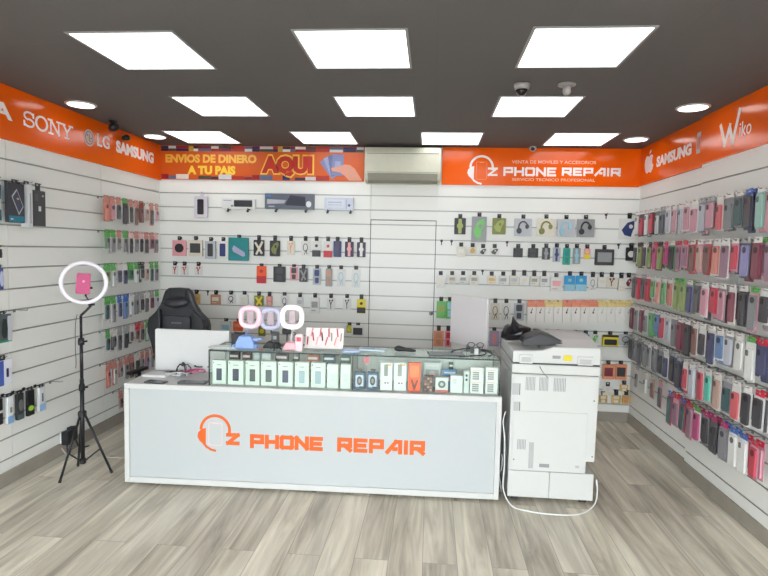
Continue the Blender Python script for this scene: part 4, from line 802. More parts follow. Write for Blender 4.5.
def gadget(plane, u, vt, vb, wpx, kind, c1, c2, label, group, cat, name, e=.03, dark=True, hooklabel=None, thick=.022, hk=True):
    """a carded or boxed accessory hanging on its own hook; pixel box gives place and size on the wall"""
    a, zt = plane.hit(u-wpx/2, vt, e); b_, zb = plane.hit(u+wpx/2, vb, e); lx = (a+b_)/2
    k = math.ceil((Z0-zt)/PITCH-.93); z = Z0-k*PITCH-.0
    if zt > z-.012: zt = z-.012
    if z-zt > .05: z = zt+.03; snap = False
    w, h, top = rnd(b_-a), rnd(z-zb), rnd(z-zt, .003)
    top = max(top, .015); h = max(h, top+.03)
    t = thing(name, label, cat, plane.world(lx, z, e), plane.a, group)
    m1, m2 = mat(c1, .45), mat(c2, .4); dk = BLACK if dark else m1
    tw = min(w, .04)
    part(('gt', round(tw, 3), round(top, 3), dark, c1), lambda b: (b.box(-tw/2, -.009, -.001, .001, -top-.004, .012, dk), b.box(.009, tw/2, -.001, .001, -top-.004, .012, dk), b.box(-.009, .009, -.001, .001, .0045, .012, dk), b.box(-.009, .009, -.001, .001, -top-.004, -.008, dk)), 'hang_tab', t)
    hh = h-top; zc = -top-hh/2; x = w/2
    body_t = thick if kind in ('box', 'panel', 'pic', 'window', 'pill') else .004
    bl = rrect(-x, x, -h, -top, min(.006, x*.4), 3)
    part(('gb', w, round(h, 3), round(top, 3), c1, body_t), lambda b: b.prism(bl, -body_t, .0012 if body_t < .01 else 0, m1), 'carton' if body_t > .01 else 'backing_card', t)
    y0 = -body_t-.0004
    def art(b):
        if kind == 'box': b.box(-x*.7, x*.7, y0-.0012, y0, zc-hh*.12, zc+hh*.25, m2); b.box(-x*.7, x*.2, y0-.0012, y0, zc-hh*.34, zc-hh*.28, m2)
        elif kind == 'panel': b.box(-x*.75, x*.75, y0-.0012, y0, zc-hh*.30, zc+hh*.30, m2)
        elif kind == 'pic': b.prism(rrect(-x*.5, x*.5, zc-hh*.36, zc+hh*.36, x*.15, 3), y0-.0015, y0, m2)
        elif kind == 'window': b.prism(rrect(-x*.8, x*.8, zc-hh*.42, zc+hh*.1, x*.15, 3), y0-.0015, y0, m2); b.box(-x, x, y0-.0008, y0, zc+hh*.3, zc+hh*.5, m2)
        elif kind == 'pill': b.prism([(-x*.6, zc+hh*.02), (-x*.45, zc+hh*.16), (x*.65, zc-hh*.14), (x*.7, zc-hh*.28), (x*.5, zc-hh*.32), (-x*.5, zc-hh*.12)], y0-.005, y0, m2)
        elif kind == 'round': b.lathe([(x*.62, y0), (x*.62, y0-.008), (x*.34, y0-.010)], (0, 0, zc), m2, 16, 'y')
        elif kind == 'headset':
            strokes(b, arc(0, zc, x*.5, hh*.33, 200, 20, 9), x*.16, y0-.008, y0, m2); b.prism(ell(-x*.45, zc-hh*.2, x*.3, x*.34, 14), y0-.012, y0, m2); b.prism(ell(x*.45, zc+hh*.05, x*.22, x*.28, 12), y0-.01, y0, m2)
        elif kind == 'swoosh':
            b.prism([(-x*.75, zc-hh*.05), (-x*.2, zc+hh*.3), (x*.55, zc+hh*.42), (x*.75, zc+hh*.25), (x*.35, zc-hh*.08), (x*.2, zc-hh*.38), (-x*.45, zc-hh*.3)], y0-.004, y0, m2)
            b.prism(ell(x*.15, zc+hh*.12, x*.2, hh*.1, 10), y0-.0052, y0-.0042, m1)
        elif kind == 'cable': strokes(b, arc(0, zc+hh*.05, x*.5, hh*.26, 0, 360, 14)+[((x*.1, zc-hh*.15), (-x*.2, zc-hh*.42)), ((x*.2, zc-hh*.12), (x*.35, zc-hh*.38))], min(.006, x*.22), y0-.004, y0, m2)
        elif kind == 'earphone': strokes(b, [((-x*.3, zc+hh*.3), (-x*.05, zc-hh*.05)), ((x*.35, zc+hh*.35), (-x*.05, zc-hh*.05)), ((-x*.05, zc-hh*.05), (0, zc-hh*.35))], min(.007, x*.25), y0-.004, y0, m2); b.prism(ell(-x*.3, zc+hh*.3, x*.2, x*.2, 10), y0-.007, y0, m2); b.prism(ell(x*.35, zc+hh*.33, x*.2, x*.2, 10), y0-.007, y0, m2)
        elif kind == 'watch': b.prism(rrect(-x*.3, x*.3, zc-hh*.45, zc+hh*.45, x*.1, 3), y0-.004, y0, m2); b.prism(ell(0, zc+hh*.02, x*.55, x*.55, 14), y0-.009, y0-.0042, m2)
        elif kind == 'cross': strokes(b, [((-x*.6, zc+hh*.3), (x*.5, zc-hh*.3)), ((x*.6, zc+hh*.35), (-x*.4, zc-hh*.35))], x*.38, y0-.005, y0, m2)
        elif kind == 'duo': b.prism(rrect(-x*.6, x*.6, zc+hh*.04, zc+hh*.42, x*.2, 3), y0-.006, y0, m2); b.prism(rrect(-x*.45, x*.45, zc-hh*.4, zc-hh*.06, x*.15, 3), y0-.006, y0, m2)
        elif kind == 'half': b.box(-x*.98, x*.98, y0-.003, y0, zc-hh*.48, zc-hh*.08, m2); b.prism(ell(0, zc+hh*.2, x*.35, x*.35, 12), y0-.004, y0, m2)
    part(('ga', kind, w, round(h, 3), round(top, 3), c1, c2), art, {'box': 'printed_panel', 'panel': 'printed_panel', 'pic': 'device', 'window': 'printed_panel', 'round': 'round_device', 'headset': 'headset', 'swoosh': 'cable_coil', 'cable': 'coiled_cable', 'earphone': 'earphones', 'watch': 'watch_strap', 'cross': 'cable_coil', 'duo': 'blister', 'pill': 'speaker', 'half': 'colour_block'}[kind], t)
    if hk: hook(plane, lx, z, round(e+body_t*0+.02, 3) if body_t < .01 else round(e+.012, 3), hooklabel, dark)
    return t
cn = {'white': (226, 226, 222), 'black': (34, 34, 38), 'dark': (58, 58, 62), 'grey': (150, 152, 154), 'cream': (222, 216, 200), 'teal': (16, 130, 134), 'red': (190, 30, 50), 'pink': (226, 160, 166), 'plum': (62, 48, 76), 'orange': (238, 90, 30), 'blue': (40, 150, 206), 'sky': (150, 200, 216), 'navy': (40, 56, 110), 'green': (112, 192, 100), 'yellow': (226, 206, 40), 'gold': (204, 168, 96), 'tan': (192, 140, 108), 'lilac': (176, 170, 204), 'lime': (158, 172, 92), 'maroon': (120, 34, 50), 'silver': (186, 190, 196), 'aqua': (30, 160, 130), 'peach': (232, 150, 110), 'olive': (120, 124, 60)}
BL = [  # u, top, bottom, width, kind, card colour, item colour, what
 ('second', 'earphone_pack', 'earphones', [(179.5, 240, 256, 14, 'round', 'pink', 'black', 'pink card with black round device'), (196, 240, 256, 13.5, 'panel', 'cream', 'dark', 'pale box with dark picture'), (211, 241, 259, 10.5, 'pic', 'silver', 'dark', 'silver box with dark rectangle'), (223.3, 241, 259, 11.5, 'pic', 'white', 'navy', 'white box with navy rectangle'), (239, 237.5, 261, 19.5, 'pill', 'teal', 'lilac', 'wide teal box with lilac speaker'), (259, 240, 256, 10.5, 'cross', 'black', 'cream', 'black card with cream coiled cable'), (275, 240.5, 256.5, 10, 'swoosh', 'black', 'olive', 'black card with dim olive coil'), (291, 241, 255, 7.5, 'earphone', 'cream', 'peach', 'small cream card with peach earphones'), (305.5, 241, 255.5, 8.5, 'cable', 'white', 'black', 'white card with thin black loop'), (316.5, 241, 257, 8.5, 'half', 'white', 'black', 'white card with black lower half'), (328, 241, 257.5, 8.5, 'half', 'white', 'red', 'white card with red lower half'), (337.5, 241, 257, 7.5, 'duo', 'navy', 'plum', 'dark navy card with plum blister'), (349.3, 241.5, 257, 8.5, 'watch', 'plum', 'pink', 'plum card with pink disc'), (361.3, 242, 257.5, 8.5, 'watch', 'plum', 'white', 'plum card with white disc')]),
 ('third', 'cable_pack', 'cable', [(175, 265.5, 275, 6, 'earphone', 'white', 'red', 'white card with red earphone'), (184.5, 265.5, 275.5, 7.5, 'earphone', 'white', 'red', 'white card with red earphones and black bud'), (198.5, 266, 275.5, 8, 'earphone', 'white', 'red', 'white card with single red earphone pair'), (261.5, 266, 283.5, 9.5, 'half', 'orange', 'red', 'bright orange pack'), (279.5, 266, 282, 12, 'duo', 'black', 'dark', 'black card with dark blister'), (294, 266.5, 280.5, 8, 'duo', 'pink', 'dark', 'pink card with dark pieces'), (303.5, 268, 282, 8, 'cross', 'dark', 'grey', 'dark card with grey coil'), (317, 268.5, 285, 8, 'duo', 'silver', 'navy', 'silver card with navy pieces'), (329, 268.5, 286.5, 6.5, 'duo', 'grey', 'tan', 'grey card with tan base'), (341, 269, 286.5, 8.5, 'cable', 'white', 'sky', 'white card with sky blue cable nearer the speaker pack'), (356, 269.5, 287.5, 8.5, 'cable', 'white', 'sky', 'white card with sky blue cable nearest the door')]),
 ('fourth', 'adapter_pack', 'adapter', [(196.5, 294, 304, 8, 'box', 'gold', 'tan', 'gold box beside the gaming chair'), (216, 294.5, 304.5, 9.5, 'box', 'tan', 'cream', 'tan box'), (231, 294.5, 304, 8.5, 'cable', 'white', 'black', 'white card with thick black cable'), (244.5, 294.5, 304.5, 8, 'box', 'white', 'cream', 'plain white box'), (259, 295.5, 306, 9, 'cross', 'olive', 'yellow', 'olive card with yellow coil'), (269.5, 296, 306, 6, 'duo', 'tan', 'pink', 'slim tan card with pink blister'), (284.5, 295.5, 308, 7, 'cable', 'white', 'navy', 'white card with navy cable'), (300, 297, 308, 6, 'box', 'white', 'silver', 'slim white box with silver label'), (315, 297.5, 313.5, 8.5, 'box', 'white', 'grey', 'white box with grey picture'), (331, 298, 310.5, 8, 'earphone', 'white', 'black', 'white card with black earbuds left of its twin'), (347, 298, 310.5, 8, 'earphone', 'white', 'black', 'white card with black earbuds right of its twin'), (361.3, 299, 313.5, 8.5, 'half', 'yellow', 'black', 'yellow card with black lower half')]),
 ('fifth', 'charger_pack', 'charger', [(226, 321, 334, 10, 'box', 'white', 'sky', 'white box with blue print'), (238.5, 321, 331, 9.5, 'box', 'orange', 'peach', 'orange box behind the blue base'), (262, 326, 336, 7, 'round', 'olive', 'yellow', 'olive card with yellow disc'), (349.5, 325, 333, 6, 'swoosh', 'lime', 'yellow', 'small lime card'), (358, 325, 337, 12, 'panel', 'white', 'dark', 'white box with dark label')])]
BR = [
 ('second', 'headset_pack', 'headset', [(460, 218, 234.5, 11, 'watch', 'black', 'lime', 'black card with lime green keyring'), (479, 216.5, 242.5, 14, 'swoosh', 'grey', 'green', 'tall grey box with green swoosh'), (499, 218, 234.5, 13, 'swoosh', 'olive', 'lime', 'olive box with lime coil'), (523, 218.5, 236.5, 17, 'headset', 'silver', 'dark', 'silver box with one dark headset'), (546, 218.5, 237, 18, 'headset', 'cream', 'olive', 'cream box with olive headset'), (566, 219, 237, 16.5, 'headset', 'silver', 'sky', 'silver box with sky blue headset'), (585.5, 219, 237.5, 17, 'headset', 'grey', 'black', 'grey box with black headset'), (629, 218.5, 239.5, 19, 'swoosh', 'white', 'navy', 'wide white box with navy shape by the corner')]),
 ('third', 'strap_pack', 'watch strap', [(461, 246.5, 257, 8, 'box', 'cream', 'white', 'small cream card'), (472.5, 247, 254, 8, 'round', 'cream', 'gold', 'small cream card with gold disc'), (483, 248, 255.5, 8, 'swoosh', 'white', 'dark', 'small white square with dark arrow on the left'), (494.5, 248, 255.5, 9, 'swoosh', 'white', 'dark', 'small white square with dark arrow on the right'), (518, 248, 257.5, 9, 'duo', 'black', 'black', 'solid black pouch'), (533, 248, 258, 10, 'duo', 'black', 'dark', 'black pouch with dark pieces'), (546, 247.5, 259.5, 7.5, 'watch', 'dark', 'grey', 'dark card with grey strap'), (556.5, 247.5, 262, 7, 'watch', 'silver', 'navy', 'silver card with navy strap'), (566.5, 248, 265, 6.5, 'duo', 'aqua', 'teal', 'narrow green card'), (576.5, 248, 264, 7, 'watch', 'grey', 'sky', 'grey card with pale blue strap'), (587, 248.5, 259, 6, 'half', 'pink', 'yellow', 'small pink card with yellow base'), (604, 249, 265.5, 18, 'panel', 'dark', 'grey', 'wide dark carry case'), (631, 247.5, 261, 10, 'round', 'black', 'white', 'black card with white disc')]),
 ('fourth', 'socket_adapter_pack', 'adapter', [(440.5, 275, 288, 8, 'box', 'white', 'cream', 'small white box'), (452, 275, 284, 8, 'box', 'cream', 'grey', 'small cream box'), (463, 275, 284, 8, 'box', 'white', 'grey', 'small white box'), (474, 275, 284.5, 8, 'box', 'cream', 'grey', 'small cream box'), (491.5, 275.5, 284, 8, 'box', 'cream', 'gold', 'small cream box with gold print'), (503, 275.5, 285, 8, 'box', 'white', 'grey', 'small white box'), (513.5, 275.5, 285, 8, 'box', 'cream', 'silver', 'small cream box'), (524, 275.5, 285, 8, 'box', 'white', 'cream', 'small white box'), (534, 276, 285.5, 8, 'box', 'cream', 'grey', 'small cream box'), (544, 276, 286, 8, 'box', 'white', 'grey', 'small white box'), (556, 277, 291.5, 11, 'box', 'white', 'pink', 'larger white box with faint pink print'), (569.5, 275.5, 291, 10, 'half', 'blue', 'sky', 'bright blue pack on the left'), (581, 275.5, 291, 10, 'half', 'blue', 'sky', 'bright blue pack on the right'), (592.5, 277, 290, 7, 'cable', 'white', 'grey', 'white card with grey cable'), (601.5, 277, 287, 7.5, 'box', 'white', 'cream', 'plain white box'), (611.5, 277, 287.5, 9.5, 'earphone', 'cream', 'maroon', 'cream card with maroon earphones'), (621, 278, 291, 6, 'box', 'cream', 'white', 'slim cream box'), (628.5, 277.5, 288, 7, 'swoosh', 'white', 'maroon', 'white card with dark red shape')]),
 ('fifth', 'cable_box_pack', 'charging cable', [(441, 301, 318, 8.5, 'box', 'green', 'lime', 'bright green pack nearest the door'), (449.7, 301, 318.5, 7, 'duo', 'green', 'sky', 'bright green pack beside the right monitor'), (495, 303, 320, 8.5, 'cable', 'cream', 'dark', 'cream card with yellow top and dark cable'), (506, 303, 320.5, 8.5, 'cable', 'white', 'black', 'white card with black coiled cable'), (519, 303, 320.5, 9.5, 'duo', 'silver', 'dark', 'silver card with dark cap')]),
 ('sixth', 'accessory_pack', 'accessory', [(438.5, 330.5, 346.5, 9.5, 'duo', 'peach', 'tan', 'orange patterned pack'), (448, 331, 347, 6, 'duo', 'pink', 'red', 'pink pack at the edge of the monitor'), (494, 330.5, 346, 9, 'pic', 'lilac', 'pink', 'lilac box left of its twin'), (505, 331, 347, 8.5, 'pic', 'lilac', 'navy', 'lilac box right of its twin'), (535, 334, 341, 8, 'box', 'maroon', 'dark', 'maroon pack above the copier tray'), (546.5, 334, 342, 7, 'box', 'maroon', 'pink', 'second maroon pack above the copier'), (558, 333.5, 341, 12, 'box', 'yellow', 'olive', 'yellow pack peeking over the copier'), (575, 334, 342, 7, 'duo', 'navy', 'dark', 'navy pack peeking over the copier'), (585.5, 334, 344, 7, 'cross', 'sky', 'navy', 'pale blue pack with navy cross'), (595, 334, 343, 7, 'swoosh', 'white', 'green', 'white card with green figure'), (610, 334.5, 346, 15, 'window', 'yellow', 'black', 'wide yellow and black box'), (625.5, 334, 346, 13, 'cable', 'silver', 'dark', 'silver card with thin dark cables')]),
 ('seventh', 'gadget_pack', 'gadget', [(608, 364, 379, 10.5, 'panel', 'peach', 'maroon', 'peach box with dark window on the left'), (620.5, 364, 379.5, 10.5, 'panel', 'peach', 'dark', 'peach box with dark window on the right')]),
 ('lowest', 'bagged_pack', 'bag', [(603, 395, 403, 8, 'duo', 'gold', 'cream', 'gold bag beside the copier'), (607.5, 386, 396, 10, 'half', 'white', 'cream', 'white square pack above the gold bags'), (616, 395, 403.5, 9, 'duo', 'gold', 'cream', 'middle gold bag of the bottom line'), (624, 384.5, 391.5, 8, 'duo', 'gold', 'cream', 'gold bag hanging above the others in the corner'), (626, 395, 404, 8, 'duo', 'gold', 'tan', 'gold bag at the corner of bottom line')])]
for side, rows_ in (('left', BL), ('right', BR)):
    for rn, nm, cat, items in rows_:
        for i, (u, vt, vb, w, kind, c1, c2, desc) in enumerate(items):
            where = '%s row, back wall %s of the door' % (rn, side)
            gadget(BACK, u, vt, vb, w, kind, cn[c1], cn[c2], '%s, %s row %s of door' % (desc, rn, side), 'accessories on the back wall', cat, nm, hooklabel='hook of the %s pack from left, %s row %s of the door' % (words[i], rn, side), e=.03 if i % 2 else .036, hk=(rn != 'lowest' or i != 1))
# the line of identical white cable boxes with coloured tops
cc = 'OOYYOOOOYYYY'
for i, c in enumerate(cc):
    u = 531+i*8.8; hc = (226, 140, 110) if c == 'O' else (226, 204, 140); a, zt = BACK.hit(u-3.8, 302, .05); b_, zb = BACK.hit(u+3.8, 322.2+i*.05, .05); zb = min(zb, zt-.15)
    z = zt+.012; w = b_-a; h = z-zb; t = thing('cable_box', 'white cable box with %s top, %s from left in line above the copier' % ('orange' if c == 'O' else 'yellow', words[i]), 'charging cable', BACK.world((a+b_)/2, z, .06), 0, 'line of white cable boxes on the back wall')
    hm = mat(hc, .45); W_ = mat((236, 234, 228), .4)
    part(('cbt', c), lambda b: (tab(b, .078, hm)), 'hang_tab', t)
    part(('cbb', c), lambda b: (b.box(-w/2, w/2, -.024, 0, -h, -.058, W_), b.box(-w/2, w/2, -.024, 0, -.0579, -.0225, hm)), 'carton', t)
    ic = mat((40, 40, 44) if c == 'O' else (190, 186, 176), .4)
    part(('cbi', c), lambda b: (strokes(b, [((.008, -.075), (-.002, -.10))], .006, -.0256, -.0246, ic), b.prism(ell(-.004, -.115, .008, .011, 10), -.0256, -.0246, ic)), 'printed_plug', t)
    hook(BACK, (a+b_)/2, z, .075, 'hook of the %s white cable box above the copier' % words[i], False)
# empty black hooks
for (u, v, lb) in ((441.5, 243, 'empty grey hook nearest the door, third row of back wall'), (451.5, 243, 'second empty dark hook from the door, third row of back wall'), (507, 243.5, 'empty dark hook between white square and black pouch'), (618.5, 244.5, 'empty hook left of the black card with white disc'), (606, 215.5, 'empty dark hook between grey headset box and corner box'), (482.5, 271.5, 'empty black hook among the small white boxes'), (208, 290.5, 'empty hook between the gold and tan boxes')):
    a, z = BACK.hit(u, v); k = round((Z0-z)/PITCH); t = hook(BACK, a, Z0-k*PITCH, .05, lb, True); MB().box(-.005, .005, -.0085, -.0045, -.05, .0, DARK).build('price_flag', t)
# boxes resting on pairs of brackets in the top row
def shelf_box(u0, vt, u1, vb, base, label, art, hooks=(.2, .8), vbk=None):
    a, zt = BACK.hit(u0, vt, .06); b_, zb = BACK.hit(u1, vb, .06); w = b_-a; h = zt-zb
    t = thing('keyboard_box', label, 'keyboard box', BACK.world((a+b_)/2, zb, .005), 0, 'boxes in the top row')
    MB().box(-w/2, w/2, -.055, 0, 0, h, mat(base, .4)).build('carton', t, bevel=.002); m = MB(); art(m, w, h); m.build('printed_front', t)
    for f_ in hooks:
        q = thing('shelf_bracket', '%s bracket under the %s' % ('left' if f_ < .5 else 'right', label.split(',')[0]), 'bracket', BACK.world(a+w*f_, zb-.006, 0), 0, 'box brackets')
        MB().box(-.004, .004, -.075, -.0006, -.005, .005, DARK).box(-.004, .004, -.075, -.069, .0055, .012, DARK).build('arm', q); MB().prism(ell(0, -.018, .014, .014, 12), -.0766, -.0755, DARK).box(-.004, .004, -.0757, -.0755, -.01, -.0, DARK).build('tip', q)
kb = mat((36, 38, 42), .4)
def keys(m, x0, x1, z0, z1, y=-.0575):
    m.box(x0, x1, y, -.0555, z0, z1, kb)
    for r in range(3):
        for c in range(8): sx = (x1-x0)/8; sz = (z1-z0)/3; m.box(x0+sx*(c+.12), x0+sx*(c+.88), y-.0006, y-.0001, z0+sz*(r+.15), z0+sz*(r+.85), DARK)
shelf_box(221.8, 198.5, 254.8, 209, (222, 224, 222), 'white keyboard box, top row of the back wall', lambda m, w, h: (keys(m, -w*.13, w*.42, h*.2, h*.86), m.box(-w*.45, -w*.2, -.0565, -.0555, h*.75, h*.85, mat((170, 170, 200), .4)), m.box(-w*.22, -w*.15, -.0575, -.0555, h*.22, h*.34, kb)))
def gart(m, w, h):
    m.prism([(-w*.08, h*.25), (w*.02, h*.9), (w*.33, h*.8), (w*.34, h*.2)], -.0565, -.0555, mat((38, 42, 62), .4)); m.prism([(-w*.45, h*.32), (-w*.1, h*.36), (-w*.06, h*.58), (-w*.45, h*.62)], -.0565, -.0555, mat((186, 188, 196), .4)); m.prism(ell(w*.4, h*.33, w*.055, h*.2, 14), -.058, -.0555, mat((226, 228, 230), .4)); m.box(-w*.47, -w*.37, -.0565, -.0555, h*.78, h*.9, mat((70, 130, 190), .4)); m.box(-w*.42, -w*.3, -.0565, -.0555, h*.12, h*.2, mat((170, 175, 185), .4))
shelf_box(264.8, 193.2, 313.5, 209.5, (96, 102, 116), 'large dark grey keyboard and mouse box, top row', gart, (.24, .85))
shelf_box(324.5, 197.5, 353, 210.5, (204, 210, 226), 'pale blue gadget box, rightmost of the top row', lambda m, w, h: (m.box(-w*.42, w*.2, -.0565, -.0555, h*.2, h*.85, mat((216, 222, 234), .4)), m.box(w*.26, w*.28, -.0567, -.0555, h*.1, h*.9, mat((150, 160, 190), .4)), m.prism(ell(w*.36, h*.4, w*.045, w*.045, 12), -.0575, -.0555, mat((70, 80, 110), .4)), m.box(-w*.38, w*.1, -.057, -.0566, h*.6, h*.66, mat((150, 156, 186), .4)), m.box(-w*.38, w*.1, -.057, -.0566, h*.4, h*.44, mat((150, 156, 186), .4))), (.12, .92))
gadget(BACK, 202, 196.5, 218, 12.5, 'pic', (214, 210, 220), (38, 38, 44), 'upright lilac white box with black handset, leftmost of top row', 'accessories on the back wall', 'handset box', 'handset_box', hooklabel='hook of the upright handset box, top row', dark=False, thick=.04)

# ---- phone case packs: colour names
PC = {'w': ('white', (226, 226, 224)), 'k': ('black', (36, 36, 42)), 'g': ('grey', (128, 130, 134)), 'd': ('dark grey', (70, 72, 78)), 'r': ('red', (214, 40, 62)), 'c': ('coral', (236, 84, 92)), 'p': ('pink', (226, 150, 168)), 'm': ('magenta', (200, 60, 120)), 'o': ('maroon', (120, 34, 54)), 'n': ('navy', (44, 50, 92)), 'b': ('blue', (96, 140, 196)), 'l': ('lilac', (150, 144, 206)), 't': ('turquoise', (70, 206, 180)), 'e': ('dark teal', (34, 74, 78)), 'f': ('green', (86, 176, 90)), 'i': ('indigo', (72, 52, 130)), 's': ('silver', (190, 192, 202)), 'a': ('tan', (206, 166, 146)), 'u': ('brown', (120, 72, 62)), 'h': ('salmon', (226, 128, 108)), 'y': ('lime', (146, 172, 84)), 'q': ('mint', (150, 206, 190)), 'x': ('clear', (206, 210, 210)), 'v': ('mauve', (150, 104, 128))}
_mx = lambda c: tuple(int(x*.68+k*.32) for x, k in zip(c, (158, 152, 156)))
PC = {k: (n, _mx(c)) if k not in 'wxs' else (n, c) for k, (n, c) in PC.items()}
HC = {'w': (236, 232, 228), 'k': (44, 44, 48), 'f': (92, 176, 82), 'b': (60, 110, 190), 'r': (204, 40, 66), 'm': (190, 50, 110), 'h': (204, 138, 124), 'p': (232, 190, 190), 'g': (170, 172, 172), 'u': (150, 70, 56), 'o': (236, 160, 110), 'c': (230, 220, 200)}
def wall_row(plane, k, spec, y0, y1, step, wname, rname, w, h, e0, layers, gap=.028, out=0., refname='back corner', drop=0.):
    """spec: [(pixel, case colour, header colour, card colour)] read off the photograph, used for the nearest hook"""
    n = int((y1-y0)/step)+1; z = Z0-k*PITCH-drop; last = [None]
    for i in range(n):
        y = y1-i*step; lx = y if plane is LEFT else -y
        for j in range(layers if isinstance(layers, int) else layers(i)):
            e = e0-j*gap; u, v = proj(plane.world(lx, z-.1, e+out))
            q3 = sorted(spec, key=lambda s: abs(s[0]-u))
            if j == 0 and i and q3[0] is last[0]: q3 = q3[1:]
            if j == 0: last[0] = q3[0]
            q = q3[min(j, 1)]
            rr_ = random.Random(k*100+i*7+j*31+(5 if plane is LEFT else 0)); jit = rr_.uniform(-.007, .007)
            lab = '%s phone case pack, %s%s from the %s, %s row, %s wall' % (PC[q[1]][0], 'behind the ' if j else '', words[i], refname, rname, wname)
            cd = PC[q[3]][1] if len(q) > 3 else (222, 222, 220)
            if plane is LEFT: cd = rr_.choice([(206, 206, 204), (222, 220, 218), cd]); q = (q[0], q[1] if q[1] not in 'hf' or i == n-1 else rr_.choice('dgsk'), q[2])
            tt = case_pack(plane, lx+jit, z, e+out, w+rr_.choice([-.012, -.004, 0, .004]), h+rr_.choice([-.04, -.02, 0, 0, .01]), PC[q[1]][1], HC[q[2]], cd, lab, 'phone case packs on the %s wall' % wname, rr_.choice([0, 0, 1, 2]))
            tt.rotation_euler.z += rr_.uniform(-.07, .07); tt.rotation_euler.y = rr_.uniform(-.035, .035)
        hook(plane, lx, z, round(e0+.014, 3), 'wire hook of the %s case pack from the %s, %s row, %s wall' % (words[i], refname, rname, wname), False, out)
P = lambda s: [(float(a[:-len(a.lstrip('0123456789.'))] or a[:3]), *a.lstrip('0123456789.')) for a in s.split()]
R1 = P('642wwg 648rwk 656xwg 664dgg 675sww 684pww 692pww 699sgg 707rww 714pgg 722cww 730gwg 737ewg 745kbn 756pwp 764qwq')
R2 = P('644kww 651yko 664mrm 676kwf 688vrp 699uwr 711awp 722hww 730vww 736rwp 750lgd 759owo 766vfp')
R3 = P('641dgg 648rwr 656fwx 665hww 675hww 686yfy 696nwl 704dgd 710pww 717rwr 725pwg 732oww 740kwk 748mfm 758gfp 765kww')
R4 = P('640owo 645gww 650fwf 655bwb 661rww 668sww 674gwg 684owo 691kwk 697uww 703kww 708aww 714nww 719bww 725ekw 732swg 740www 748wfw 756ifl 761nrn 766oro')
R5 = P('638dgg 648gwg 656gww 662kgg 668nww 678kgn 685rww 693sww 699rww 708tww 718aww 724egg 730gww 737cww 746kww 754wff 760krw 766gww')
R6 = P('684ebr 692vrp 702mfw 711kmg 716kmd 720gmw 726gmg 733wbw 741wbw 747rfp 754rrp 760obp 765prp')
ly = lambda i: 2 if i % 2 == 0 else 1
FAR0, FAR1 = 4.58, 5.58; NR0, NR1 = 3.28, 4.44
for (k, S, rn) in ((1, R1, 'top'), (3, R2, 'second'), (5, R3, 'third'), (7, R4, 'fourth'), (9, R5, 'fifth')):
    wall_row(RIGHT, k, S, FAR0, FAR1, .118, 'right', rn, .094, .235, .10, 2)
    wall_row(RIGHT, k, S, NR0, NR1, .118, 'right', rn, .100, .245, .115, 2, out=STEP, refname='panel joint')
wall_row(RIGHT, 11, R6, NR0, 4.56, .118, 'right', 'lowest', .100, .245, .115, 2, out=STEP, refname='panel joint')
# odd packs low on the far right panel
for i, (u, c, h_, cd, kk, lb) in enumerate(((637, 'g', 'g', 'w', 11, 'grey pouch pack nearest the back corner'), (646, 'w', 'w', 'w', 11, 'white slim pack second from the back corner'), (653, 'u', 'c', 'a', 11, 'brown and tan pack third from the back corner'), (661, 'd', 'h', 'p', 11, 'dark diagonal watch strap pack fourth from the back corner'))):
    lx, _ = RIGHT.hit(u, 380, .05); z = Z0-kk*PITCH
    case_pack(RIGHT, lx, z, .05, .08, .2 if i < 3 else .24, PC[c][1], HC[h_], PC[cd][1], lb+', sixth row right wall', 'odd packs low on the right wall', 1)
    hook(RIGHT, lx, z, .064, 'wire hook of the %s' % lb, False)
L1 = P('107hhh 112phh 117dhg 122fff 128dhp 134uhu 139uuu 144awc 149dhh 155php')
L2 = P('109gff 114gff 118ghu 124gff 129kph 134ghr 139rhr 143kpw 148dhr 153dhp 158gpp')
L3 = P('106yfx 112xfy 118nww 123nww 128eff 134gff 138xfw 142kkk 147aww 152eff 158gff')
L4 = P('110eff 114gfw 119nbb 125bbb 131xwg 137ggg 142kgg 147dwg 152ogd 158fff 163xff')
L5 = P('109eff 114dwg 120dgg 126kgg 132dwg 138uru 142dho 147fff 152xff')
L6 = P('107hhh 112xhh 118ghh 124ghh 130uhu 136kwp 142lhh 147ghh 153kkk')
L7 = P('114dhh 119uhh 124uhu')
for (k, S, rn) in ((1, L1, 'top'), (3, L2, 'second'), (5, L3, 'third'), (7, L4, 'fourth'), (9, L5, 'fifth'), (11, L6, 'sixth')):
    wall_row(LEFT, k, S, 4.69, 5.60, .1, 'left', rn, .084, .225 if k in (1, 7) else .2, .075, (lambda i: 2 if i in (8, 5, 3) else 1), gap=.022)
wall_row(LEFT, 13, L7, 4.84, 5.20, .1, 'left', 'lowest', .084, .18, .075, 1)

# ---- packs at the near end of the left wall
def near_pack(u0, vt, u1, vb, base, label, art, e=.05, th=.03, name='accessory_box', cat='accessory', k=None, hkn=True, lx1=None):
    a, _ = LEFT.hit(u0, vt, e); b_, _ = LEFT.hit(u1, vb, e+th) if lx1 is None else (lx1, 0); um = (u0+u1)/2
    _, zt = LEFT.hit(um, vt, e+th); _, zb = LEFT.hit(um, vb, e+th); w = b_-a; h = zt-zb
    t = thing(name, label, cat, LEFT.world((a+b_)/2, zb, e), PI/2)
    MB().box(-w/2, w/2, -th, 0, 0, h, mat(base, .4)).build('carton', t, bevel=.003); m = MB(); art(m, w, h, -th-.0005); m.build('printed_front', t)
    if hkn:
        k = math.floor((Z0-zt)/PITCH+.15); z = Z0-k*PITCH
        if z < zt+.012: z = zt+.012
        B = MB(); B.M = Matrix.Translation((0, -th/2, z-zb)); tab(B, .05, DARK); B.box(-.025, .025, -.001, .001, -(z-zb-h)+.0005, -.0215, DARK) if z-zb-h > .023 else None; B.build('hang_tab', t)
        hook(LEFT, (a+b_)/2, z, round(e+th+.01, 3), 'hook carrying the %s' % label.split(',')[0], True)
    return t
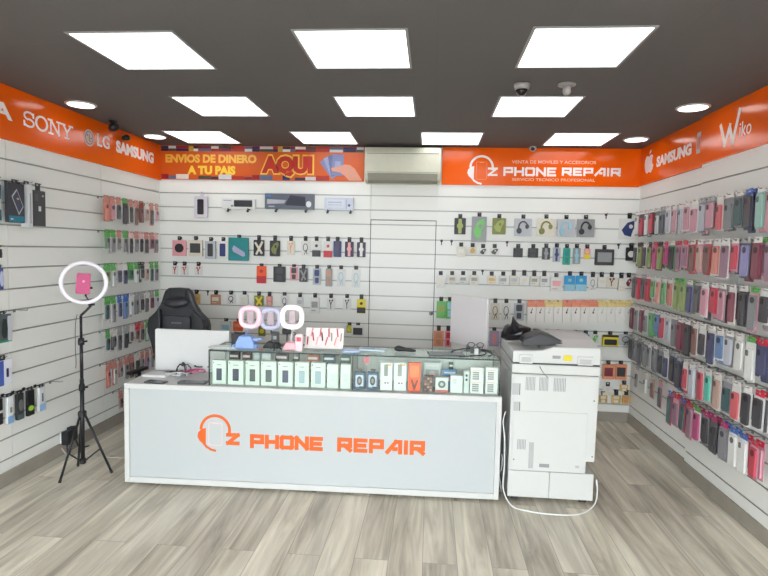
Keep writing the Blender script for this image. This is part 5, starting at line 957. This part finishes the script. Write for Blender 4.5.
def tablet_art(m, w, h, y):
    m.box(-w/2+.002, w/2-.002, y-.001, y, .002, h*.17, mat((14, 112, 138), .4)); c = [(-.02, .62), (.16, .82), (.44, .48), (.30, .26)]
    q = [(-w*.32, h*.66), (0, h*.86), (w*.42, h*.42), (w*.12, h*.2)]; m.prism(q, y-.0012, y, mat((180, 182, 188), .4)); cx = sum(p[0] for p in q)/4; cz = sum(p[1] for p in q)/4
    m.prism([(cx+(px-cx)*.84, cz+(pz_-cz)*.86) for px, pz_ in q], y-.002, y-.0013, mat((50, 56, 78), .3)); m.prism(ell(cx, cz+.02, w*.08, w*.05, 12), y-.0028, y-.0021, mat((190, 150, 130), .4)); m.box(-w*.4, -w*.25, y-.002, y-.0012, h*.07, h*.1, mat((190, 210, 216), .4))
near_pack(-9, 184, 2, 220, (26, 96, 122), 'teal box cut by the left photo edge, upper left wall', lambda m, w, h, y: m.box(-w*.3, w*.4, y-.001, y, h*.3, h*.6, mat((200, 210, 216), .4)), e=.05)
near_pack(4, 183, 25, 222.5, (44, 47, 56), 'black and teal tablet case box with tilted white tablet picture', tablet_art, e=.05)
near_pack(29.5, 190.5, 46, 226, (58, 60, 64), 'dark grey tablet case in a clear bag, upper left wall', lambda m, w, h, y: (m.box(-w*.08, w*.12, y-.001, y, h*.42, h*.56, mat((214, 214, 216), .4)), m.prism(ell(w*.28, h*.86, w*.08, w*.05, 10), y-.001, y, mat((180, 180, 184), .4)), m.box(-w*.4, -w*.1, y-.001, y, h*.7, h*.9, mat((76, 78, 84), .4))), e=.06, th=.025)
near_pack(24.5, 184, 28.8, 227.5, (206, 208, 210), 'crinkled clear bag pack beside the dark grey tablet case', lambda m, w, h, y: m.box(-w*.1, w*.1, y-.001, y, h*.1, h*.8, mat((150, 152, 156), .4)), e=.03, th=.06)
near_pack(-8, 249, 2.5, 258, (38, 36, 36), 'small black pack at the left photo edge, below teal box', lambda m, w, h, y: m.prism(ell(w*.2, h*.5, w*.2, h*.3, 10), y-.004, y, DARK))
near_pack(-8, 268, 4, 290, (70, 80, 140), 'navy and white rounded pack at the left photo edge', lambda m, w, h, y: m.prism(ell(w*.2, h*.5, w*.25, h*.36, 14), y-.004, y, mat((190, 196, 224), .4)))
near_pack(-8, 315, 12, 343, (84, 92, 96), 'green framed headphone pack at the left photo edge', lambda m, w, h, y: (m.prism(rrect(w*.22, w*.46, h*.04, h*.94, .012), y-.008, y, mat((196, 198, 206), .3)), m.prism(ell(0, h*.5, w*.18, h*.36, 14), y-.006, y, mat((40, 44, 48), .4)), m.box(-w*.5, w*.5, y-.0015, y, .0, h*.07, mat((40, 150, 120), .4))))
near_pack(-8, 361, 12.5, 386, (226, 230, 240), 'white and blue box at the left photo edge, fourth down', lambda m, w, h, y: (m.prism(rrect(w*.12, w*.26, h*.3, h*.66, .006), y-.002, y, mat((44, 50, 90), .4)), m.box(-w*.5, -w*.05, y-.001, y, 0, h, mat((70, 96, 180), .4))))
for (u0, u1, vt, vb, c, lb, art) in ((-8, 3.5, 400, 426, (30, 30, 34), 'black box at the left photo edge, bottom line', lambda m, w, h, y: m.box(-w*.5, w*.5, y-.001, y, h*.45, h*.55, WHITE)),
    (4.5, 14, 397, 424, (226, 230, 232), 'white and blue box second in the bottom line, left wall', lambda m, w, h, y: (m.box(-w*.5, w*.5, y-.001, y, 0, h*.28, mat((130, 170, 216), .4)), m.box(-w*.1, w*.25, y-.001, y, h*.4, h*.6, mat((130, 130, 110), .4)))),
    (14.5, 24.3, 394, 420, (42, 44, 46), 'dark patterned box third in the bottom line, left wall', lambda m, w, h, y: (m.prism(ell(0, h*.55, w*.34, h*.22, 14), y-.003, y, mat((120, 124, 122), .4)), m.box(-w*.5, w*.5, y-.001, y, 0, h*.2, mat((70, 96, 96), .4)))),
    (25, 35, 390.5, 416, (24, 26, 30), 'black box with lime green oval, bottom line of left wall', lambda m, w, h, y: m.prism(ell(-w*.1, h*.3, w*.4, h*.1, 14), y-.004, y, mat((160, 206, 70), .4))),
    (36.5, 46, 387.5, 411.5, (222, 226, 228), 'white box with slim blue device, last in bottom line', lambda m, w, h, y: (m.box(-w*.06, w*.06, y-.003, y, h*.4, h*.75, mat((60, 70, 100), .4)), m.box(-w*.5, w*.5, y-.001, y, h*.02, h*.3, mat((150, 184, 220), .4))))):
    near_pack(u0, vt, u1, vb, c, lb, art, e=.04, th=.022)
for u, v, lb in ((50, 387, 'empty hook after the last box in the left wall bottom line'), (14, 309, 'empty hook above the green framed headphone pack')):
    a, z = LEFT.hit(u, v); k = round((Z0-z)/PITCH); hook(LEFT, a, Z0-k*PITCH, .1, lb, False)

SKY = 33
# ------------------------------------------------------------------ camera and render look
cam = bpy.data.cameras.new('camera'); co = bpy.data.objects.new('camera', cam); COL.objects.link(co); sc.camera = co
cam.sensor_fit = 'HORIZONTAL'; cam.sensor_width = 36; cam.lens = F*36/768; cam.clip_start = .05; cam.clip_end = 50
fwd = ray(384, 288).normalized(); rt = (ray(484, 288)-ray(384, 288)).normalized(); up = rt.cross(fwd).normalized()
M = Matrix(((rt.x, up.x, -fwd.x, 0), (rt.y, up.y, -fwd.y, 0), (rt.z, up.z, -fwd.z, CZ), (0, 0, 0, 1))); co.matrix_world = M
w = bpy.data.worlds.new('world'); sc.world = w; w.use_nodes = True; nt = w.node_tree; bg = nt.nodes['Background']
tc = nt.nodes.new('ShaderNodeTexCoord'); sp = nt.nodes.new('ShaderNodeSeparateXYZ'); rp = nt.nodes.new('ShaderNodeValToRGB')
nt.links.new(tc.outputs['Generated'], sp.inputs[0]); nt.links.new(sp.outputs['Z'], rp.inputs['Fac']); nt.links.new(rp.outputs[0], bg.inputs['Color'])
rp.color_ramp.elements[0].position = 0; rp.color_ramp.elements[0].color = (.55, .58, .60, 1); rp.color_ramp.elements[1].position = .5; rp.color_ramp.elements[1].color = (.92, .96, .98, 1)
bg.inputs['Strength'].default_value = SKY
sc.view_settings.view_transform = 'Standard'; sc.view_settings.look = 'None'; sc.view_settings.exposure = -.95; sc.view_settings.gamma = 1; sc.view_settings.use_curve_mapping = False
sc.cycles.max_bounces = 8; sc.cycles.transparent_max_bounces = 16
